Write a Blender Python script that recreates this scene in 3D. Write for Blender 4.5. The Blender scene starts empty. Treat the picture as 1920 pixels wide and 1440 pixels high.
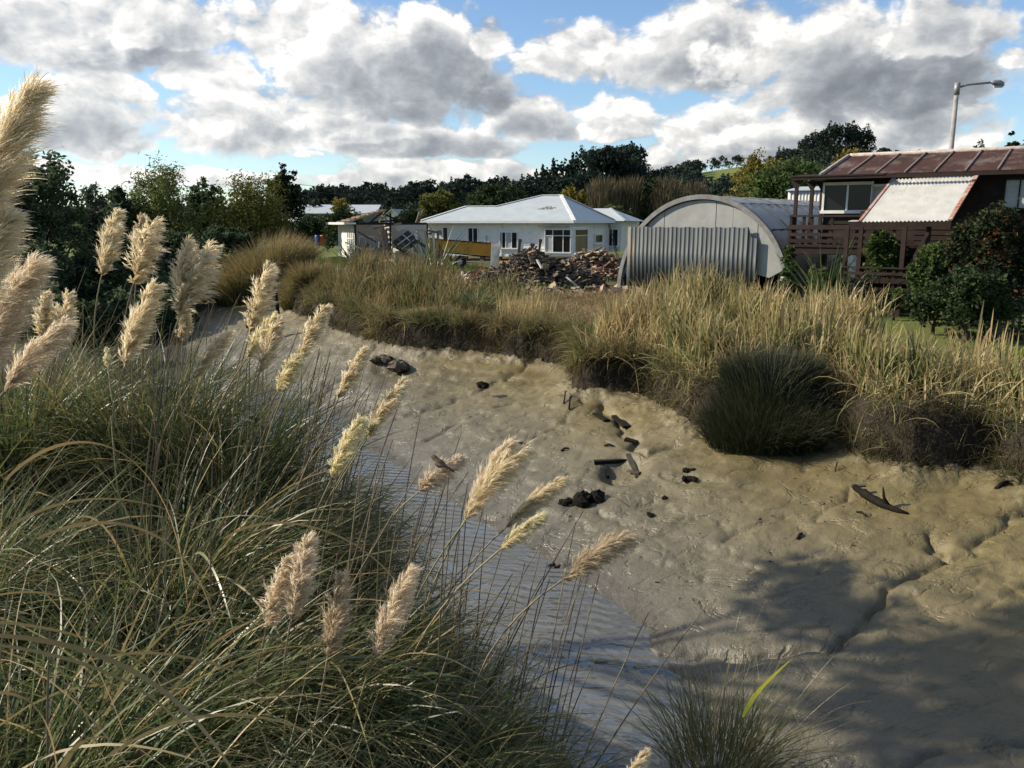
import bpy, math, random
import numpy as np
from mathutils import Vector, Matrix
SC = bpy.context.scene
COL = SC.collection
rad = math.radians

# ------------------------------------------------------------------ camera geometry (photo pixels are 1920x1440)
FPX = 1920 * 28 / 34.6
CAMZ = 3.0
PITCH = math.atan(303 / FPX)
CP, SP = math.cos(PITCH), math.sin(PITCH)
SUN_AZ, SUN_EL = rad(-80), rad(31)          # azimuth measured from +Y towards +X
SUN = np.array([math.sin(SUN_AZ) * math.cos(SUN_EL), math.cos(SUN_AZ) * math.cos(SUN_EL), math.sin(SUN_EL)])


def ray(u, v):
    a = (u - 960) / FPX
    b = -(v - 720) / FPX
    return np.array([a, CP + b * SP, -SP + b * CP])


def atY(u, v, Y):
    d = ray(u, v)
    return np.array([0, 0, CAMZ]) + d * (Y / d[1])


def atZ(u, v, z):
    d = ray(u, v)
    return np.array([0, 0, CAMZ]) + d * ((z - CAMZ) / d[2])


def atT(u, v, t):
    return np.array([0, 0, CAMZ]) + ray(u, v) * t


# ------------------------------------------------------------------ tagging
def tag(o, label=None, cat=None, group=None, kind=None):
    if label: o['label'] = label
    if cat: o['category'] = cat
    if group: o['group'] = group
    if kind: o['kind'] = kind
    return o


def empty(name, loc=(0, 0, 0), rz=0.0, label=None, cat=None, group=None):
    o = bpy.data.objects.new(name, None)
    o.empty_display_size = 0.2
    o.location = [float(c) for c in loc]
    o.rotation_euler = (0, 0, rz)
    COL.objects.link(o)
    return tag(o, label, cat, group)


def link(name, me, mats, parent=None, loc=None):
    o = bpy.data.objects.new(name, me)
    COL.objects.link(o)
    if not isinstance(mats, (list, tuple)): mats = [mats]
    for m in mats: me.materials.append(m)
    if parent is not None: o.parent = parent
    if loc is not None: o.location = [float(c) for c in loc]
    return o


def mesh_np(name, V, F, attrs=None, smooth=False, midx=None):
    V = np.ascontiguousarray(V, dtype=np.float32)
    F = np.ascontiguousarray(F, dtype=np.int32)
    me = bpy.data.meshes.new(name)
    n, (m, k) = len(V), F.shape
    me.vertices.add(n)
    me.vertices.foreach_set('co', V.ravel())
    me.loops.add(m * k)
    me.loops.foreach_set('vertex_index', F.ravel())
    me.polygons.add(m)
    me.polygons.foreach_set('loop_start', np.arange(0, m * k, k, dtype=np.int32))
    if smooth:
        me.polygons.foreach_set('use_smooth', np.ones(m, dtype=bool))
    if midx is not None:
        me.polygons.foreach_set('material_index', np.ascontiguousarray(midx, dtype=np.int32))
    me.update(calc_edges=True)
    for an, arr in (attrs or {}).items():
        a = me.attributes.new(an, 'FLOAT', 'POINT')
        a.data.foreach_set('value', np.ascontiguousarray(arr, dtype=np.float32))
    return me


def obj_np(name, V, F, mat, parent=None, origin=None, attrs=None, smooth=False, midx=None):
    """Link numpy geometry; with an origin the vertices are given in world space and stored relative to it."""
    V = np.asarray(V, dtype=np.float64)
    loc = None
    if origin is not None:
        V = V - np.asarray(origin)
        if parent is None: loc = origin
    return link(name, mesh_np(name, V, F, attrs, smooth, midx), mat, parent, loc)


class MB:
    """Collects boxes, beams, tubes and polygons into one mesh."""

    def __init__(s):
        s.v = []; s.f = []; s.sm = []

    def add(s, vs, fs, smooth=False):
        b = len(s.v)
        s.v += [tuple(float(c) for c in q) for q in vs]
        s.f += [tuple(i + b for i in f) for f in fs]
        s.sm += [smooth] * len(fs)
        return s

    BF = [(0, 3, 2, 1), (4, 5, 6, 7), (0, 1, 5, 4), (1, 2, 6, 5), (2, 3, 7, 6), (3, 0, 4, 7)]

    def box(s, x0, x1, y0, y1, z0, z1):
        return s.add([(x0, y0, z0), (x1, y0, z0), (x1, y1, z0), (x0, y1, z0), (x0, y0, z1), (x1, y0, z1), (x1, y1, z1), (x0, y1, z1)], s.BF)

    def obox(s, c, size, rot):
        """Oriented box: rot is a 3x3 Matrix."""
        c = Vector([float(q) for q in c]); h = [q / 2 for q in size]
        vs = []
        for z in (-1, 1):
            for x, y in ((-1, -1), (1, -1), (1, 1), (-1, 1)):
                vs.append(c + rot @ Vector((x * h[0], y * h[1], z * h[2])))
        return s.add(vs, s.BF)

    def beam(s, p0, p1, w, h, up=(0, 0, 1)):
        p0 = Vector([float(q) for q in p0]); p1 = Vector([float(q) for q in p1])
        d = (p1 - p0); L = d.length
        if L < 1e-6: return s
        d /= L
        up = Vector(up)
        if abs(d.dot(up)) > .97: up = Vector((1, 0, 0)) if abs(d.x) < .9 else Vector((0, 1, 0))
        x = d.cross(up).normalized(); z = x.cross(d).normalized()
        rot = Matrix((x, d, z)).transposed()
        return s.obox((p0 + p1) / 2, (w, L, h), rot)

    def poly(s, pts):
        return s.add(pts, [tuple(range(len(pts)))])

    def slab(s, pts, t):
        """Polygon thickened by t against its normal."""
        P = [Vector([float(c) for c in q]) for q in pts]
        n = Vector((0, 0, 0))
        for i in range(len(P)):
            a, b = P[i], P[(i + 1) % len(P)]
            n += a.cross(b)
        n.normalize()
        k = len(P)
        fs = [tuple(range(k)), tuple(range(2 * k - 1, k - 1, -1))]
        fs += [(i, k + i, k + (i + 1) % k, (i + 1) % k) for i in range(k)]
        return s.add(P + [q - n * t for q in P], fs)

    def tube(s, pts, radii, n=6, caps=True):
        P = [Vector([float(c) for c in q]) for q in pts]
        if not hasattr(radii, '__len__'): radii = [radii] * len(P)
        vs = []; fs = []
        ref = Vector((0.31, 0.17, 0.93))
        for i, p in enumerate(P):
            d = (P[min(i + 1, len(P) - 1)] - P[max(i - 1, 0)]).normalized()
            x = d.cross(ref)
            if x.length < .05: x = d.cross(Vector((1, 0, 0)))
            x.normalize(); y = d.cross(x)
            for k in range(n):
                a = 2 * math.pi * k / n
                vs.append(p + (x * math.cos(a) + y * math.sin(a)) * radii[i])
        for i in range(len(P) - 1):
            for k in range(n):
                k2 = (k + 1) % n
                fs.append((i * n + k, i * n + k2, (i + 1) * n + k2, (i + 1) * n + k))
        s.add(vs, fs, True)
        if caps:
            b = len(s.v) - len(vs)
            s.f.append(tuple(b + k for k in range(n))[::-1]); s.sm.append(False)
            e = b + (len(P) - 1) * n
            s.f.append(tuple(e + k for k in range(n))); s.sm.append(False)
        return s

    def mesh(s, name):
        me = bpy.data.meshes.new(name)
        me.from_pydata(s.v, [], s.f)
        me.polygons.foreach_set('use_smooth', s.sm)
        me.update()
        return me

    def build(s, name, mat, parent=None, loc=None, bevel=0.0):
        o = link(name, s.mesh(name), mat, parent, loc)
        if bevel:
            b = o.modifiers.new('bevel', 'BEVEL'); b.width = bevel; b.segments = 1; b.limit_method = 'ANGLE'
        return o


# ------------------------------------------------------------------ numpy noise
_rs = np.random.RandomState(7)
_TAB = _rs.rand(256, 256)


def vnoise(x, y, seed=0):
    x = np.asarray(x) + seed * 37.17; y = np.asarray(y) + seed * 11.83
    xi = np.floor(x).astype(np.int64); yi = np.floor(y).astype(np.int64)
    fx = x - xi; fy = y - yi
    fx = fx * fx * fx * (fx * (fx * 6 - 15) + 10); fy = fy * fy * fy * (fy * (fy * 6 - 15) + 10)
    x0 = xi & 255; x1 = (xi + 1) & 255; y0 = yi & 255; y1 = (yi + 1) & 255
    a = _TAB[x0, y0] * (1 - fx) + _TAB[x1, y0] * fx
    b = _TAB[x0, y1] * (1 - fx) + _TAB[x1, y1] * fx
    return (a * (1 - fy) + b * fy) * 2 - 1


def fbm(x, y, octv=4, seed=0, gain=.5):
    r = 0; a = 1; t = 0
    for i in range(octv):
        r = r + a * vnoise(x * 2 ** i, y * 2 ** i, seed + i * 3); t += a; a *= gain
    return r / t


def polydist(X, Y, P):
    """Distance from points to a polyline."""
    d2 = np.full(X.shape, 1e18)
    P = np.asarray(P, float)
    for i in range(len(P) - 1):
        ax, ay = P[i][:2]; bx, by = P[i + 1][:2]
        ex, ey = bx - ax, by - ay
        L = ex * ex + ey * ey + 1e-12
        t = np.clip(((X - ax) * ex + (Y - ay) * ey) / L, 0, 1)
        q = (X - ax - t * ex) ** 2 + (Y - ay - t * ey) ** 2
        np.minimum(d2, q, out=d2)
    return np.sqrt(d2)


def inpoly(X, Y, P):
    c = np.zeros(X.shape, bool)
    P = np.asarray(P, float)[:, :2]
    n = len(P)
    for i in range(n):
        x0, y0 = P[i]; x1, y1 = P[(i + 1) % n]
        if y0 == y1: continue
        m = ((y0 > Y) != (y1 > Y)) & (X < (x1 - x0) * (Y - y0) / (y1 - y0) + x0)
        c ^= m
    return c


def sstep(a, b, x):
    t = np.clip((x - a) / (b - a), 0, 1)
    return t * t * (3 - 2 * t)


# ------------------------------------------------------------------ node helpers
class NT:
    def __init__(s, tree):
        s.t = tree; s.n = tree.nodes; s.l = tree.links

    def new(s, typ, **kw):
        n = s.n.new(typ)
        for k, v in kw.items(): setattr(n, k, v)
        return n

    def put(s, sock, val):
        if isinstance(val, bpy.types.NodeSocket): s.l.new(val, sock)
        elif val is not None:
            if hasattr(sock.default_value, '__len__') and len(sock.default_value) == 4 and len(val) == 3: val = (*val, 1)
            sock.default_value = val

    def math(s, op, a, b=None, c=None, clamp=False):
        n = s.new('ShaderNodeMath', operation=op, use_clamp=clamp)
        for i, q in enumerate((a, b, c)):
            if q is not None: s.put(n.inputs[i], q)
        return n.outputs[0]

    def vmath(s, op, a, b=None, out=0):
        n = s.new('ShaderNodeVectorMath', operation=op)
        s.put(n.inputs[0], a)
        if b is not None: s.put(n.inputs[1], b)
        return n.outputs['Value'] if op in ('DOT_PRODUCT', 'LENGTH') else n.outputs[0]

    def mix(s, f, a, b, mode='MIX'):
        n = s.new('ShaderNodeMix', data_type='RGBA', blend_type=mode)
        s.put(n.inputs[0], f); s.put(n.inputs[6], a); s.put(n.inputs[7], b)
        return n.outputs[2]

    def ramp(s, f, stops, interp='LINEAR'):
        n = s.new('ShaderNodeValToRGB')
        n.color_ramp.interpolation = interp
        e = n.color_ramp.elements
        while len(e) > 1: e.remove(e[-1])
        e[0].position = stops[0][0]; e[0].color = (*stops[0][1], 1)
        for p, c in stops[1:]:
            q = e.new(p); q.color = (*c, 1)
        s.put(n.inputs[0], f)
        return n.outputs[0]

    def maprange(s, v, a, b, c=0.0, d=1.0, smooth=False):
        n = s.new('ShaderNodeMapRange', interpolation_type='SMOOTHSTEP' if smooth else 'LINEAR')
        for i, q in enumerate((v, a, b, c, d)): s.put(n.inputs[i], q)
        return n.outputs[0]

    def noise(s, vec, scale, detail=4, rough=.55, dist=0, out='Fac'):
        n = s.new('ShaderNodeTexNoise')
        if vec is not None: s.put(n.inputs['Vector'], vec)
        n.inputs['Scale'].default_value = scale; n.inputs['Detail'].default_value = detail
        n.inputs['Roughness'].default_value = rough; n.inputs['Distortion'].default_value = dist
        return n.outputs[out]

    def attr(s, name):
        return s.new('ShaderNodeAttribute', attribute_name=name).outputs['Fac']

    def coord(s, out='Object'):
        return s.new('ShaderNodeTexCoord').outputs[out]

    def bump(s, h, strength=.3, dist=.02, normal=None):
        n = s.new('ShaderNodeBump')
        n.inputs['Strength'].default_value = strength; n.inputs['Distance'].default_value = dist
        s.put(n.inputs['Height'], h)
        if normal is not None: s.put(n.inputs['Normal'], normal)
        return n.outputs[0]


def newmat(name):
    m = bpy.data.materials.new(name); m.use_nodes = True
    nt = NT(m.node_tree)
    b = m.node_tree.nodes['Principled BSDF']
    return m, nt, b


def setb(nt, b, col=None, rough=None, metal=None, spec=None, normal=None):
    if col is not None: nt.put(b.inputs['Base Color'], col)
    if rough is not None: nt.put(b.inputs['Roughness'], rough)
    if metal is not None: nt.put(b.inputs['Metallic'], metal)
    if spec is not None: nt.put(b.inputs['Specular IOR Level'], spec)
    if normal is not None: nt.put(b.inputs['Normal'], normal)


def surf(name, col, col2=None, scale=3, rough=.7, spec=.3, metal=0, bump=0.0, bscale=30, dirt=None, dscale=1.5, damt=(.5, .7), stretch=(1, 1, 1)):
    """General weathered surface: two tones by noise, patches of dirt/rust with a shape of their own, and bump."""
    m, nt, b = newmat(name)
    co = nt.coord('Object')
    mp = nt.vmath('MULTIPLY', co, stretch)
    c2 = col2 or tuple(c * .75 for c in col)
    c = nt.mix(nt.maprange(nt.noise(mp, scale, 5, .6), .35, .65), col, c2)
    if dirt:
        c = nt.mix(nt.maprange(nt.noise(mp, dscale, 7, .68), damt[0], damt[1]), c, dirt)
    n = None
    if bump:
        n = nt.bump(nt.noise(mp, bscale, 4), bump, .02)
    setb(nt, b, c, rough, metal, spec, n)
    return m


def leafmat(name, cols, transl=.35, rough=.5, spec=.3, tip=None, tippow=3.0, base=None):
    """Blade / leaf material: hue picked per blade by 'rnd', a tip or base tone along 't'."""
    m, nt, b = newmat(name)
    k = len(cols)
    c = nt.ramp(nt.attr('rnd'), [(i / (k - 1), q) for i, q in enumerate(cols)])
    if tip:
        c = nt.mix(nt.math('POWER', nt.attr('t'), tippow), c, tip)
    if base:
        c = nt.mix(nt.math('POWER', nt.math('SUBTRACT', 1.0, nt.attr('t')), 3.0), c, base)
    setb(nt, b, c, rough, 0, spec)
    if transl > 0:
        tr = nt.new('ShaderNodeBsdfTranslucent')
        nt.put(tr.inputs[0], c)
        mx = nt.new('ShaderNodeMixShader')
        mx.inputs[0].default_value = transl
        nt.l.new(b.outputs[0], mx.inputs[1]); nt.l.new(tr.outputs[0], mx.inputs[2])
        nt.l.new(mx.outputs[0], m.node_tree.nodes['Material Output'].inputs[0])
    return m


# ------------------------------------------------------------------ ribbons and leaves
def ribbons(P, W, S):
    N, K, _ = P.shape
    S = S if S.ndim == 3 else np.repeat(S[:, None, :], K, 1)
    h = S * (W / 2)[..., None]
    V = np.stack([P - h, P + h], 2).reshape(-1, 3)
    i = (np.arange(N)[:, None] * K + np.arange(K - 1)[None]) * 2
    F = np.stack([i, i + 1, i + 3, i + 2], -1).reshape(-1, 4)
    return V, F


def blades(base, az, lean, bend, length, K, width, rng, power=1.4, wpow=.7, curl=.25, wbase=.5):
    """Arching grass blades. Returns V, F, t (0 at root to 1 at tip)."""
    N = len(base)
    s = np.linspace(0, 1, K)
    th = lean[:, None] + bend[:, None] * s[None] ** power
    a = az[:, None] + (rng.randn(N) * curl)[:, None] * s[None]
    d = np.stack([np.sin(th) * np.cos(a), np.sin(th) * np.sin(a), np.cos(th)], -1)
    ds = (length / (K - 1))[:, None, None]
    P = base[:, None, :] + np.concatenate([np.zeros((N, 1, 3)), np.cumsum((d[:, :-1] + d[:, 1:]) / 2 * ds, 1)], 1)
    side = np.stack([-np.sin(a), np.cos(a), np.zeros_like(a)], -1)
    nrm = np.cross(d, side)
    tw = (rng.randn(N) * .6)[:, None] + (rng.randn(N) * .8)[:, None] * s[None]
    S = side * np.cos(tw)[..., None] + nrm * np.sin(tw)[..., None]
    prof = (1 - s) ** wpow * (wbase + (1 - wbase) * np.minimum(1, s * 4))
    W = width[:, None] * np.maximum(prof, .06)[None]
    V, F = ribbons(P, W, S)
    t = np.tile(np.repeat(s, 2), N)
    return V, F, t


def per(vals, k):
    return np.repeat(vals, k)


def leaves(C, size, rng, aspect=.5, up=0.0, droop=0.0):
    """Diamond leaf cards at centres C."""
    N = len(C)
    a = rng.randn(N, 3); a[:, 2] = a[:, 2] * (1 - up) - droop
    a /= np.linalg.norm(a, axis=1)[:, None] + 1e-9
    b = rng.randn(N, 3); b -= (b * a).sum(1)[:, None] * a
    b /= np.linalg.norm(b, axis=1)[:, None] + 1e-9
    L = (size * (.6 + .8 * rng.rand(N)))[:, None]
    V = np.stack([C - a * L * .5, C + b * L * aspect * .5, C + a * L * .5, C - b * L * aspect * .5], 1).reshape(-1, 3)
    F = np.arange(4 * N).reshape(-1, 4)
    return V, F


def joinVF(parts):
    Vs, Fs, b = [], [], 0
    for V, F in parts:
        Vs.append(V); Fs.append(F + b); b += len(V)
    return np.concatenate(Vs), np.concatenate(Fs)
EXPOSURE=0.52; SUN_E=5.0; SKY_S=0.09; CLOUD_S=0.70
# ------------------------------------------------------------------ camera, sun, sky
cam = bpy.data.cameras.new('camera'); camo = bpy.data.objects.new('camera', cam); COL.objects.link(camo)
cam.lens = 28; cam.sensor_width = 34.6; cam.clip_start = .05; cam.clip_end = 30000
camo.location = (0, 0, CAMZ); camo.rotation_euler = (math.pi / 2 - PITCH, 0, 0)
SC.camera = camo
SC.view_settings.view_transform = 'Standard'; SC.view_settings.look = 'None'
SC.view_settings.gamma = 1; SC.view_settings.exposure = EXPOSURE
SC.cycles.use_denoising = True
try: SC.cycles.denoiser = 'OPENIMAGEDENOISE'
except Exception: pass
SC.cycles.max_bounces = 8; SC.cycles.diffuse_bounces = 3; SC.cycles.transmission_bounces = 4; SC.cycles.glossy_bounces = 3
SC.cycles.transparent_max_bounces = 6
SC.cycles.caustics_reflective = False; SC.cycles.caustics_refractive = False
SC.cycles.sample_clamp_indirect = 6

sl = bpy.data.lights.new('sun', 'SUN'); sl.energy = SUN_E; sl.angle = rad(.53); sl.color = (1, .90, .74)
so = bpy.data.objects.new('sun', sl); COL.objects.link(so)
so.rotation_euler = Vector(-SUN).to_track_quat('-Z', 'Y').to_euler()
so.location = (-40, 20, 40)

w = bpy.data.worlds.new('World'); SC.world = w; w.use_nodes = True
wt = NT(w.node_tree)
bg = w.node_tree.nodes['Background']; wout = w.node_tree.nodes['World Output']
sky = wt.new('ShaderNodeTexSky', sky_type='NISHITA')
sky.sun_disc = False; sky.sun_elevation = SUN_EL; sky.sun_rotation = SUN_AZ
sky.altitude = 20; sky.air_density = 1.0; sky.dust_density = .15; sky.ozone_density = 1.6
wt.l.new(wt.mix(1.0, sky.outputs[0], (.98, 1.10, 1.24), 'MULTIPLY'), bg.inputs[0]); bg.inputs[1].default_value = SKY_S
gen = wt.coord('Generated')
sep = wt.new('ShaderNodeSeparateXYZ'); wt.l.new(gen, sep.inputs[0])
azn = wt.math('ARCTAN2', sep.outputs[0], sep.outputs[1])
eln = wt.math('ARCSINE', sep.outputs[2])
cmb = wt.new('ShaderNodeCombineXYZ'); wt.l.new(azn, cmb.inputs[0]); wt.l.new(eln, cmb.inputs[1])
P = cmb.outputs[0]


def azel(u, v):
    d = ray(u, v); d = d / np.linalg.norm(d)
    return math.atan2(d[0], d[1]), math.asin(d[2])


# domain warp so that no cloud outline stays elliptical
wn0 = wt.new('ShaderNodeTexNoise', noise_dimensions='2D')
wt.put(wn0.inputs['Vector'], wt.vmath('MULTIPLY', P, (9.0, 13.0, 1)))
wn0.inputs['Scale'].default_value = 1; wn0.inputs['Detail'].default_value = 4
wn = wn0.outputs['Color']
Pw = wt.vmath('ADD', P, wt.vmath('MULTIPLY', wt.vmath('SUBTRACT', wn, (.5, .5, .5)), (.030, .024, 0)))


def noise2(vec, scale, detail, rough, out='Fac'):
    n = wt.new('ShaderNodeTexNoise', noise_dimensions='2D')
    wt.put(n.inputs['Vector'], vec)
    n.inputs['Scale'].default_value = scale; n.inputs['Detail'].default_value = detail; n.inputs['Roughness'].default_value = rough
    return n.outputs[out]


def cfield(vec, det=8):
    b1 = noise2(wt.vmath('MULTIPLY', vec, (11, 17, 1)), 1.0, det, .575)
    vo = wt.new('ShaderNodeTexVoronoi', voronoi_dimensions='2D', feature='F1', normalize=True)
    wt.put(vo.inputs['Vector'], wt.vmath('MULTIPLY', vec, (30, 42, 1)))
    vo.inputs['Scale'].default_value = 1; vo.inputs['Detail'].default_value = 3; vo.inputs['Roughness'].default_value = .5
    bil = wt.math('SUBTRACT', .38, vo.outputs['Distance'])
    return wt.math('ADD', wt.math('MULTIPLY', wt.math('SUBTRACT', b1, .5), 1.4), wt.math('MULTIPLY', bil, .68))


CLOUDS = [  # far to near: photo px of the middle, half width, height above, undershadow
    (90, 318, 170, 20, .15), (250, 332, 150, 16, .1), (640, 336, 95, 18, .12), (860, 334, 240, 42, .3), (700, 345, 170, 30, .2), (380, 340, 160, 26, .2), (1180, 318, 120, 34, .3), (1420, 300, 120, 30, .35), (1640, 290, 110, 34, .4), (1225, 302, 42, 22, .1), (1312, 296, 40, 14, .1), (1805, 282, 58, 42, .2),
    (575, 294, 38, 9, .1), (790, 280, 240, 50, .62), (160, 255, 165, 85, .55), (480, 255, 190, 95, .22), (650, 250, 125, 50, .3), (1010, 240, 115, 75, .62), (1150, 235, 92, 76, .15),
    (1350, 262, 125, 78, .25), (1560, 258, 180, 72, .40), (1730, 245, 120, 70, .5), (385, 145, 105, 60, .15), (205, 180, 85, 45, .12),
    (120, 80, 330, 110, .48), (330, 60, 150, 70, .35), (570, 85, 150, 100, .3), (745, 165, 225, 160, .80), (930, 80, 42, 50, .15),
    (1075, 118, 125, 80, .2), (1330, 125, 240, 120, .5), (1610, 155, 285, 150, .84), (1780, 60, 120, 80, .55), (1908, 118, 32, 34, .1)]
f0 = cfield(Pw)
f1 = cfield(wt.vmath('ADD', Pw, (-.012, .015, 0)), 5)
rim = wt.math('MULTIPLY', wt.math('SUBTRACT', f0, f1), .95)          # billows brighten towards the sun
fn = wt.math('MULTIPLY', f0, 1.35)
rimc = wt.math('ADD', rim, 1.0)
# loose cumulus over the rest of the sky
big = noise2(wt.vmath('MULTIPLY', P, (1.6, 2.6, 1)), 1.0, 3, .5)
aw = wt.math('ABSOLUTE', azn)
off = wt.math('MAXIMUM', wt.maprange(aw, .60, .70), wt.maprange(eln, .30, .42))
thr = wt.maprange(sep.outputs[1], -.2, .5, .63, .39)
gd = wt.math('ADD', wt.math('MULTIPLY', wt.math('SUBTRACT', big, thr), 3.0), fn)
cover = wt.math('MULTIPLY', wt.maprange(gd, 0, .3, smooth=True), off)
lit = wt.math('ADD', wt.math('MULTIPLY', wt.maprange(gd, .1, 1.0), -.55), wt.math('SUBTRACT', rimc, .12))
for (u, v, rx, ry, D) in CLOUDS:
    a0, e0 = azel(u, v)
    q = wt.vmath('MULTIPLY', wt.vmath('SUBTRACT', Pw, (a0, e0, 0)), (FPX / rx, FPX / ry, 0))
    sp = wt.new('ShaderNodeSeparateXYZ'); wt.l.new(q, sp.inputs[0])
    up_ = wt.math('MAXIMUM', sp.outputs[1], wt.math('MULTIPLY', sp.outputs[1], -2.2))
    r2 = wt.math('MULTIPLY_ADD', sp.outputs[0], sp.outputs[0], wt.math('MULTIPLY', up_, up_))
    dn = wt.math('SUBTRACT', wt.math('ADD', fn, .82), r2)
    mk = wt.maprange(dn, -.10, .38, smooth=True)
    # depth into the cloud, deeper towards its lower right
    dp = wt.math('MULTIPLY_ADD', sp.outputs[1], -.55, wt.math('MULTIPLY_ADD', sp.outputs[0], .28, wt.math('MULTIPLY', dn, .75)))
    sh = wt.math('MULTIPLY_ADD', wt.maprange(dp, -.05, .72, smooth=True), -D * .92, rimc)
    cover = wt.math('MAXIMUM', cover, mk)
    mixn = wt.new('ShaderNodeMix', data_type='FLOAT')
    wt.put(mixn.inputs[0], mk); wt.put(mixn.inputs[2], lit); wt.put(mixn.inputs[3], sh)
    lit = mixn.outputs[0]
lit = wt.math('SUBTRACT', lit, .06)
ccol = wt.ramp(lit, [(0, (.25, .27, .30)), (.25, (.34, .365, .40)), (.5, (.50, .52, .55)), (.75, (.76, .765, .76)), (.9, (.95, .93, .90)), (1, (1.15, 1.12, 1.08))])
# clouds stand brighter towards the sun
glow = wt.vmath('DOT_PRODUCT', gen, tuple(float(q) for q in SUN))
gl = wt.maprange(glow, .0, .85, .92, 1.12)
bg2 = wt.new('ShaderNodeBackground'); wt.l.new(ccol, bg2.inputs[0]); wt.l.new(wt.math('MULTIPLY', gl, CLOUD_S), bg2.inputs[1])
mx = wt.new('ShaderNodeMixShader')
wt.l.new(wt.math('MULTIPLY', cover, .97), mx.inputs[0]); wt.l.new(bg.outputs[0], mx.inputs[1]); wt.l.new(bg2.outputs[0], mx.inputs[2])
wt.l.new(mx.outputs[0], wout.inputs[0])
try:
    w.cycles.sampling_method = 'MANUAL'; w.cycles.sample_map_resolution = 1024
except Exception: pass
# ------------------------------------------------------------------ terrain
RPX = [(1290, 1290), (1190, 1175), (1122, 1125), (1080, 1090), (1024, 1053), (981, 1025), (930, 995), (857, 952), (812, 927), (765, 898), (737, 873), (690, 830), (637, 790), (610, 765), (557, 745), (480, 715), (400, 680), (330, 640), (270, 600)]
BPX = [(1960, 930), (1880, 900), (1840, 880), (1700, 880), (1600, 850), (1560, 820), (1440, 825), (1310, 800), (1250, 770), (1190, 740), (1085, 735), (1075, 690), (1000, 680), (900, 665), (760, 655), (700, 640), (620, 615), (560, 590), (530, 570), (480, 550), (420, 545), (330, 540)]
WZ = -3.0
RL = [(4.5, -30), (3.2, 0), (2.6, 6), (2.4, 8.6)] + [tuple(atZ(u, v, WZ)[:2]) for u, v in RPX] + [(-32, 58), (-50, 66), (-90, 74), (-200, 80)]
BL = [(30, -30), (20, 2), (13, 9.5)] + [tuple(atZ(u, v, -1.5)[:2]) for u, v in BPX] + [(-32, 63.5), (-50, 71), (-90, 79), (-200, 86)]
LL = [(2.4, -30), (2.0, 2), (1.5, 6), (.9, 8), (-.5, 10.3), (-2.6, 13.2), (-5.2, 17.5), (-9.0, 24.5), (-14, 31), (-19, 37), (-26, 46), (-36, 53), (-52, 60), (-92, 67), (-200, 73)]
MUDP = RL + BL[::-1]
WATP = LL + RL[::-1]
LEFTP = LL + [(-300, 73), (-300, -60), (2.4, -60)]
CRACKS = [  # px polyline, depth, half width, ledge
    ([(750, 737), (790, 738), (845, 732), (873, 726), (952, 716), (1008, 697)], .16, .22),
    ([(572, 697), (610, 692), (651, 682), (700, 668)], .2, .3),
    ([(800, 776), (850, 760), (900, 756), (960, 752)], .13, .18),
    ([(838, 910), (891, 914), (950, 912), (998, 915), (1040, 905)], .16, .17),
    ([(1004, 1002), (1051, 994), (1122, 988), (1200, 990)], .13, .15),
    ([(1374, 999), (1412, 987), (1479, 980), (1575, 973)], .10, .11),
    ([(1730, 1030), (1745, 1050), (1778, 1075), (1720, 1086), (1670, 1102), (1648, 1122), (1620, 1146), (1560, 1160), (1470, 1163), (1350, 1160), (1250, 1146)], .2, .15),
    ([(1778, 1075), (1829, 1066), (1882, 1042), (1930, 1028)], .15, .12),
    ([(1640, 957), (1700, 958), (1790, 950), (1800, 930), (1822, 912)], .09, .07),
    ([(1520, 1350), (1570, 1355), (1610, 1367), (1680, 1362), (1760, 1350), (1930, 1352)], .13, .10),
    ([(1840, 1142), (1930, 1128)], .06, .06),
    ([(1688, 925), (1740, 905), (1765, 888)], .08, .07),
    ([(1120, 775), (1160, 800), (1185, 835), (1215, 850), (1260, 845)], .22, .22),
    ([(1590, 960), (1560, 980), (1540, 1000)], .07, .08),
    ([(1010, 800), (1060, 790), (1090, 770)], .08, .15),
    ([(640, 735), (700, 728), (760, 722)], .1, .16), ([(420, 612), (470, 606), (520, 600)], .25, .35), ([(400, 640), (480, 632), (560, 640)], .2, .3),
    ([(1245, 905), (1290, 925), (1350, 930)], .06, .1), ([(1130, 930), (1180, 950), (1240, 960)], .08, .12), ([(1480, 1060), (1540, 1066), (1580, 1056)], .07, .09),
]
CRACKW = [([tuple(atZ(u, v, -2.25 if v > 850 else -1.9)[:2]) for u, v in p], d, wd) for p, d, wd in CRACKS]
HOLE = atZ(1170, 875, -2.1)
NSHELF = (12.0, 19.0)


def hills(X, Y):
    r = np.hypot(X, Y); a = np.degrees(np.arctan2(X, Y))
    # a long wooded ridge that climbs to the right
    up = np.interp(a, [-60, -30, -14, -6, 0, 5, 9, 12, 16, 21, 26, 31, 45, 60], [2, 2, 6, 8, 10, 16, 19, 24, 28, 30, 24, 22, 20, 5])
    h = up * sstep(130, 400, r) * (1 - .75 * sstep(420, 900, r))
    return h * (1 + .08 * fbm(X * .008, Y * .008, 3, 5))


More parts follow.
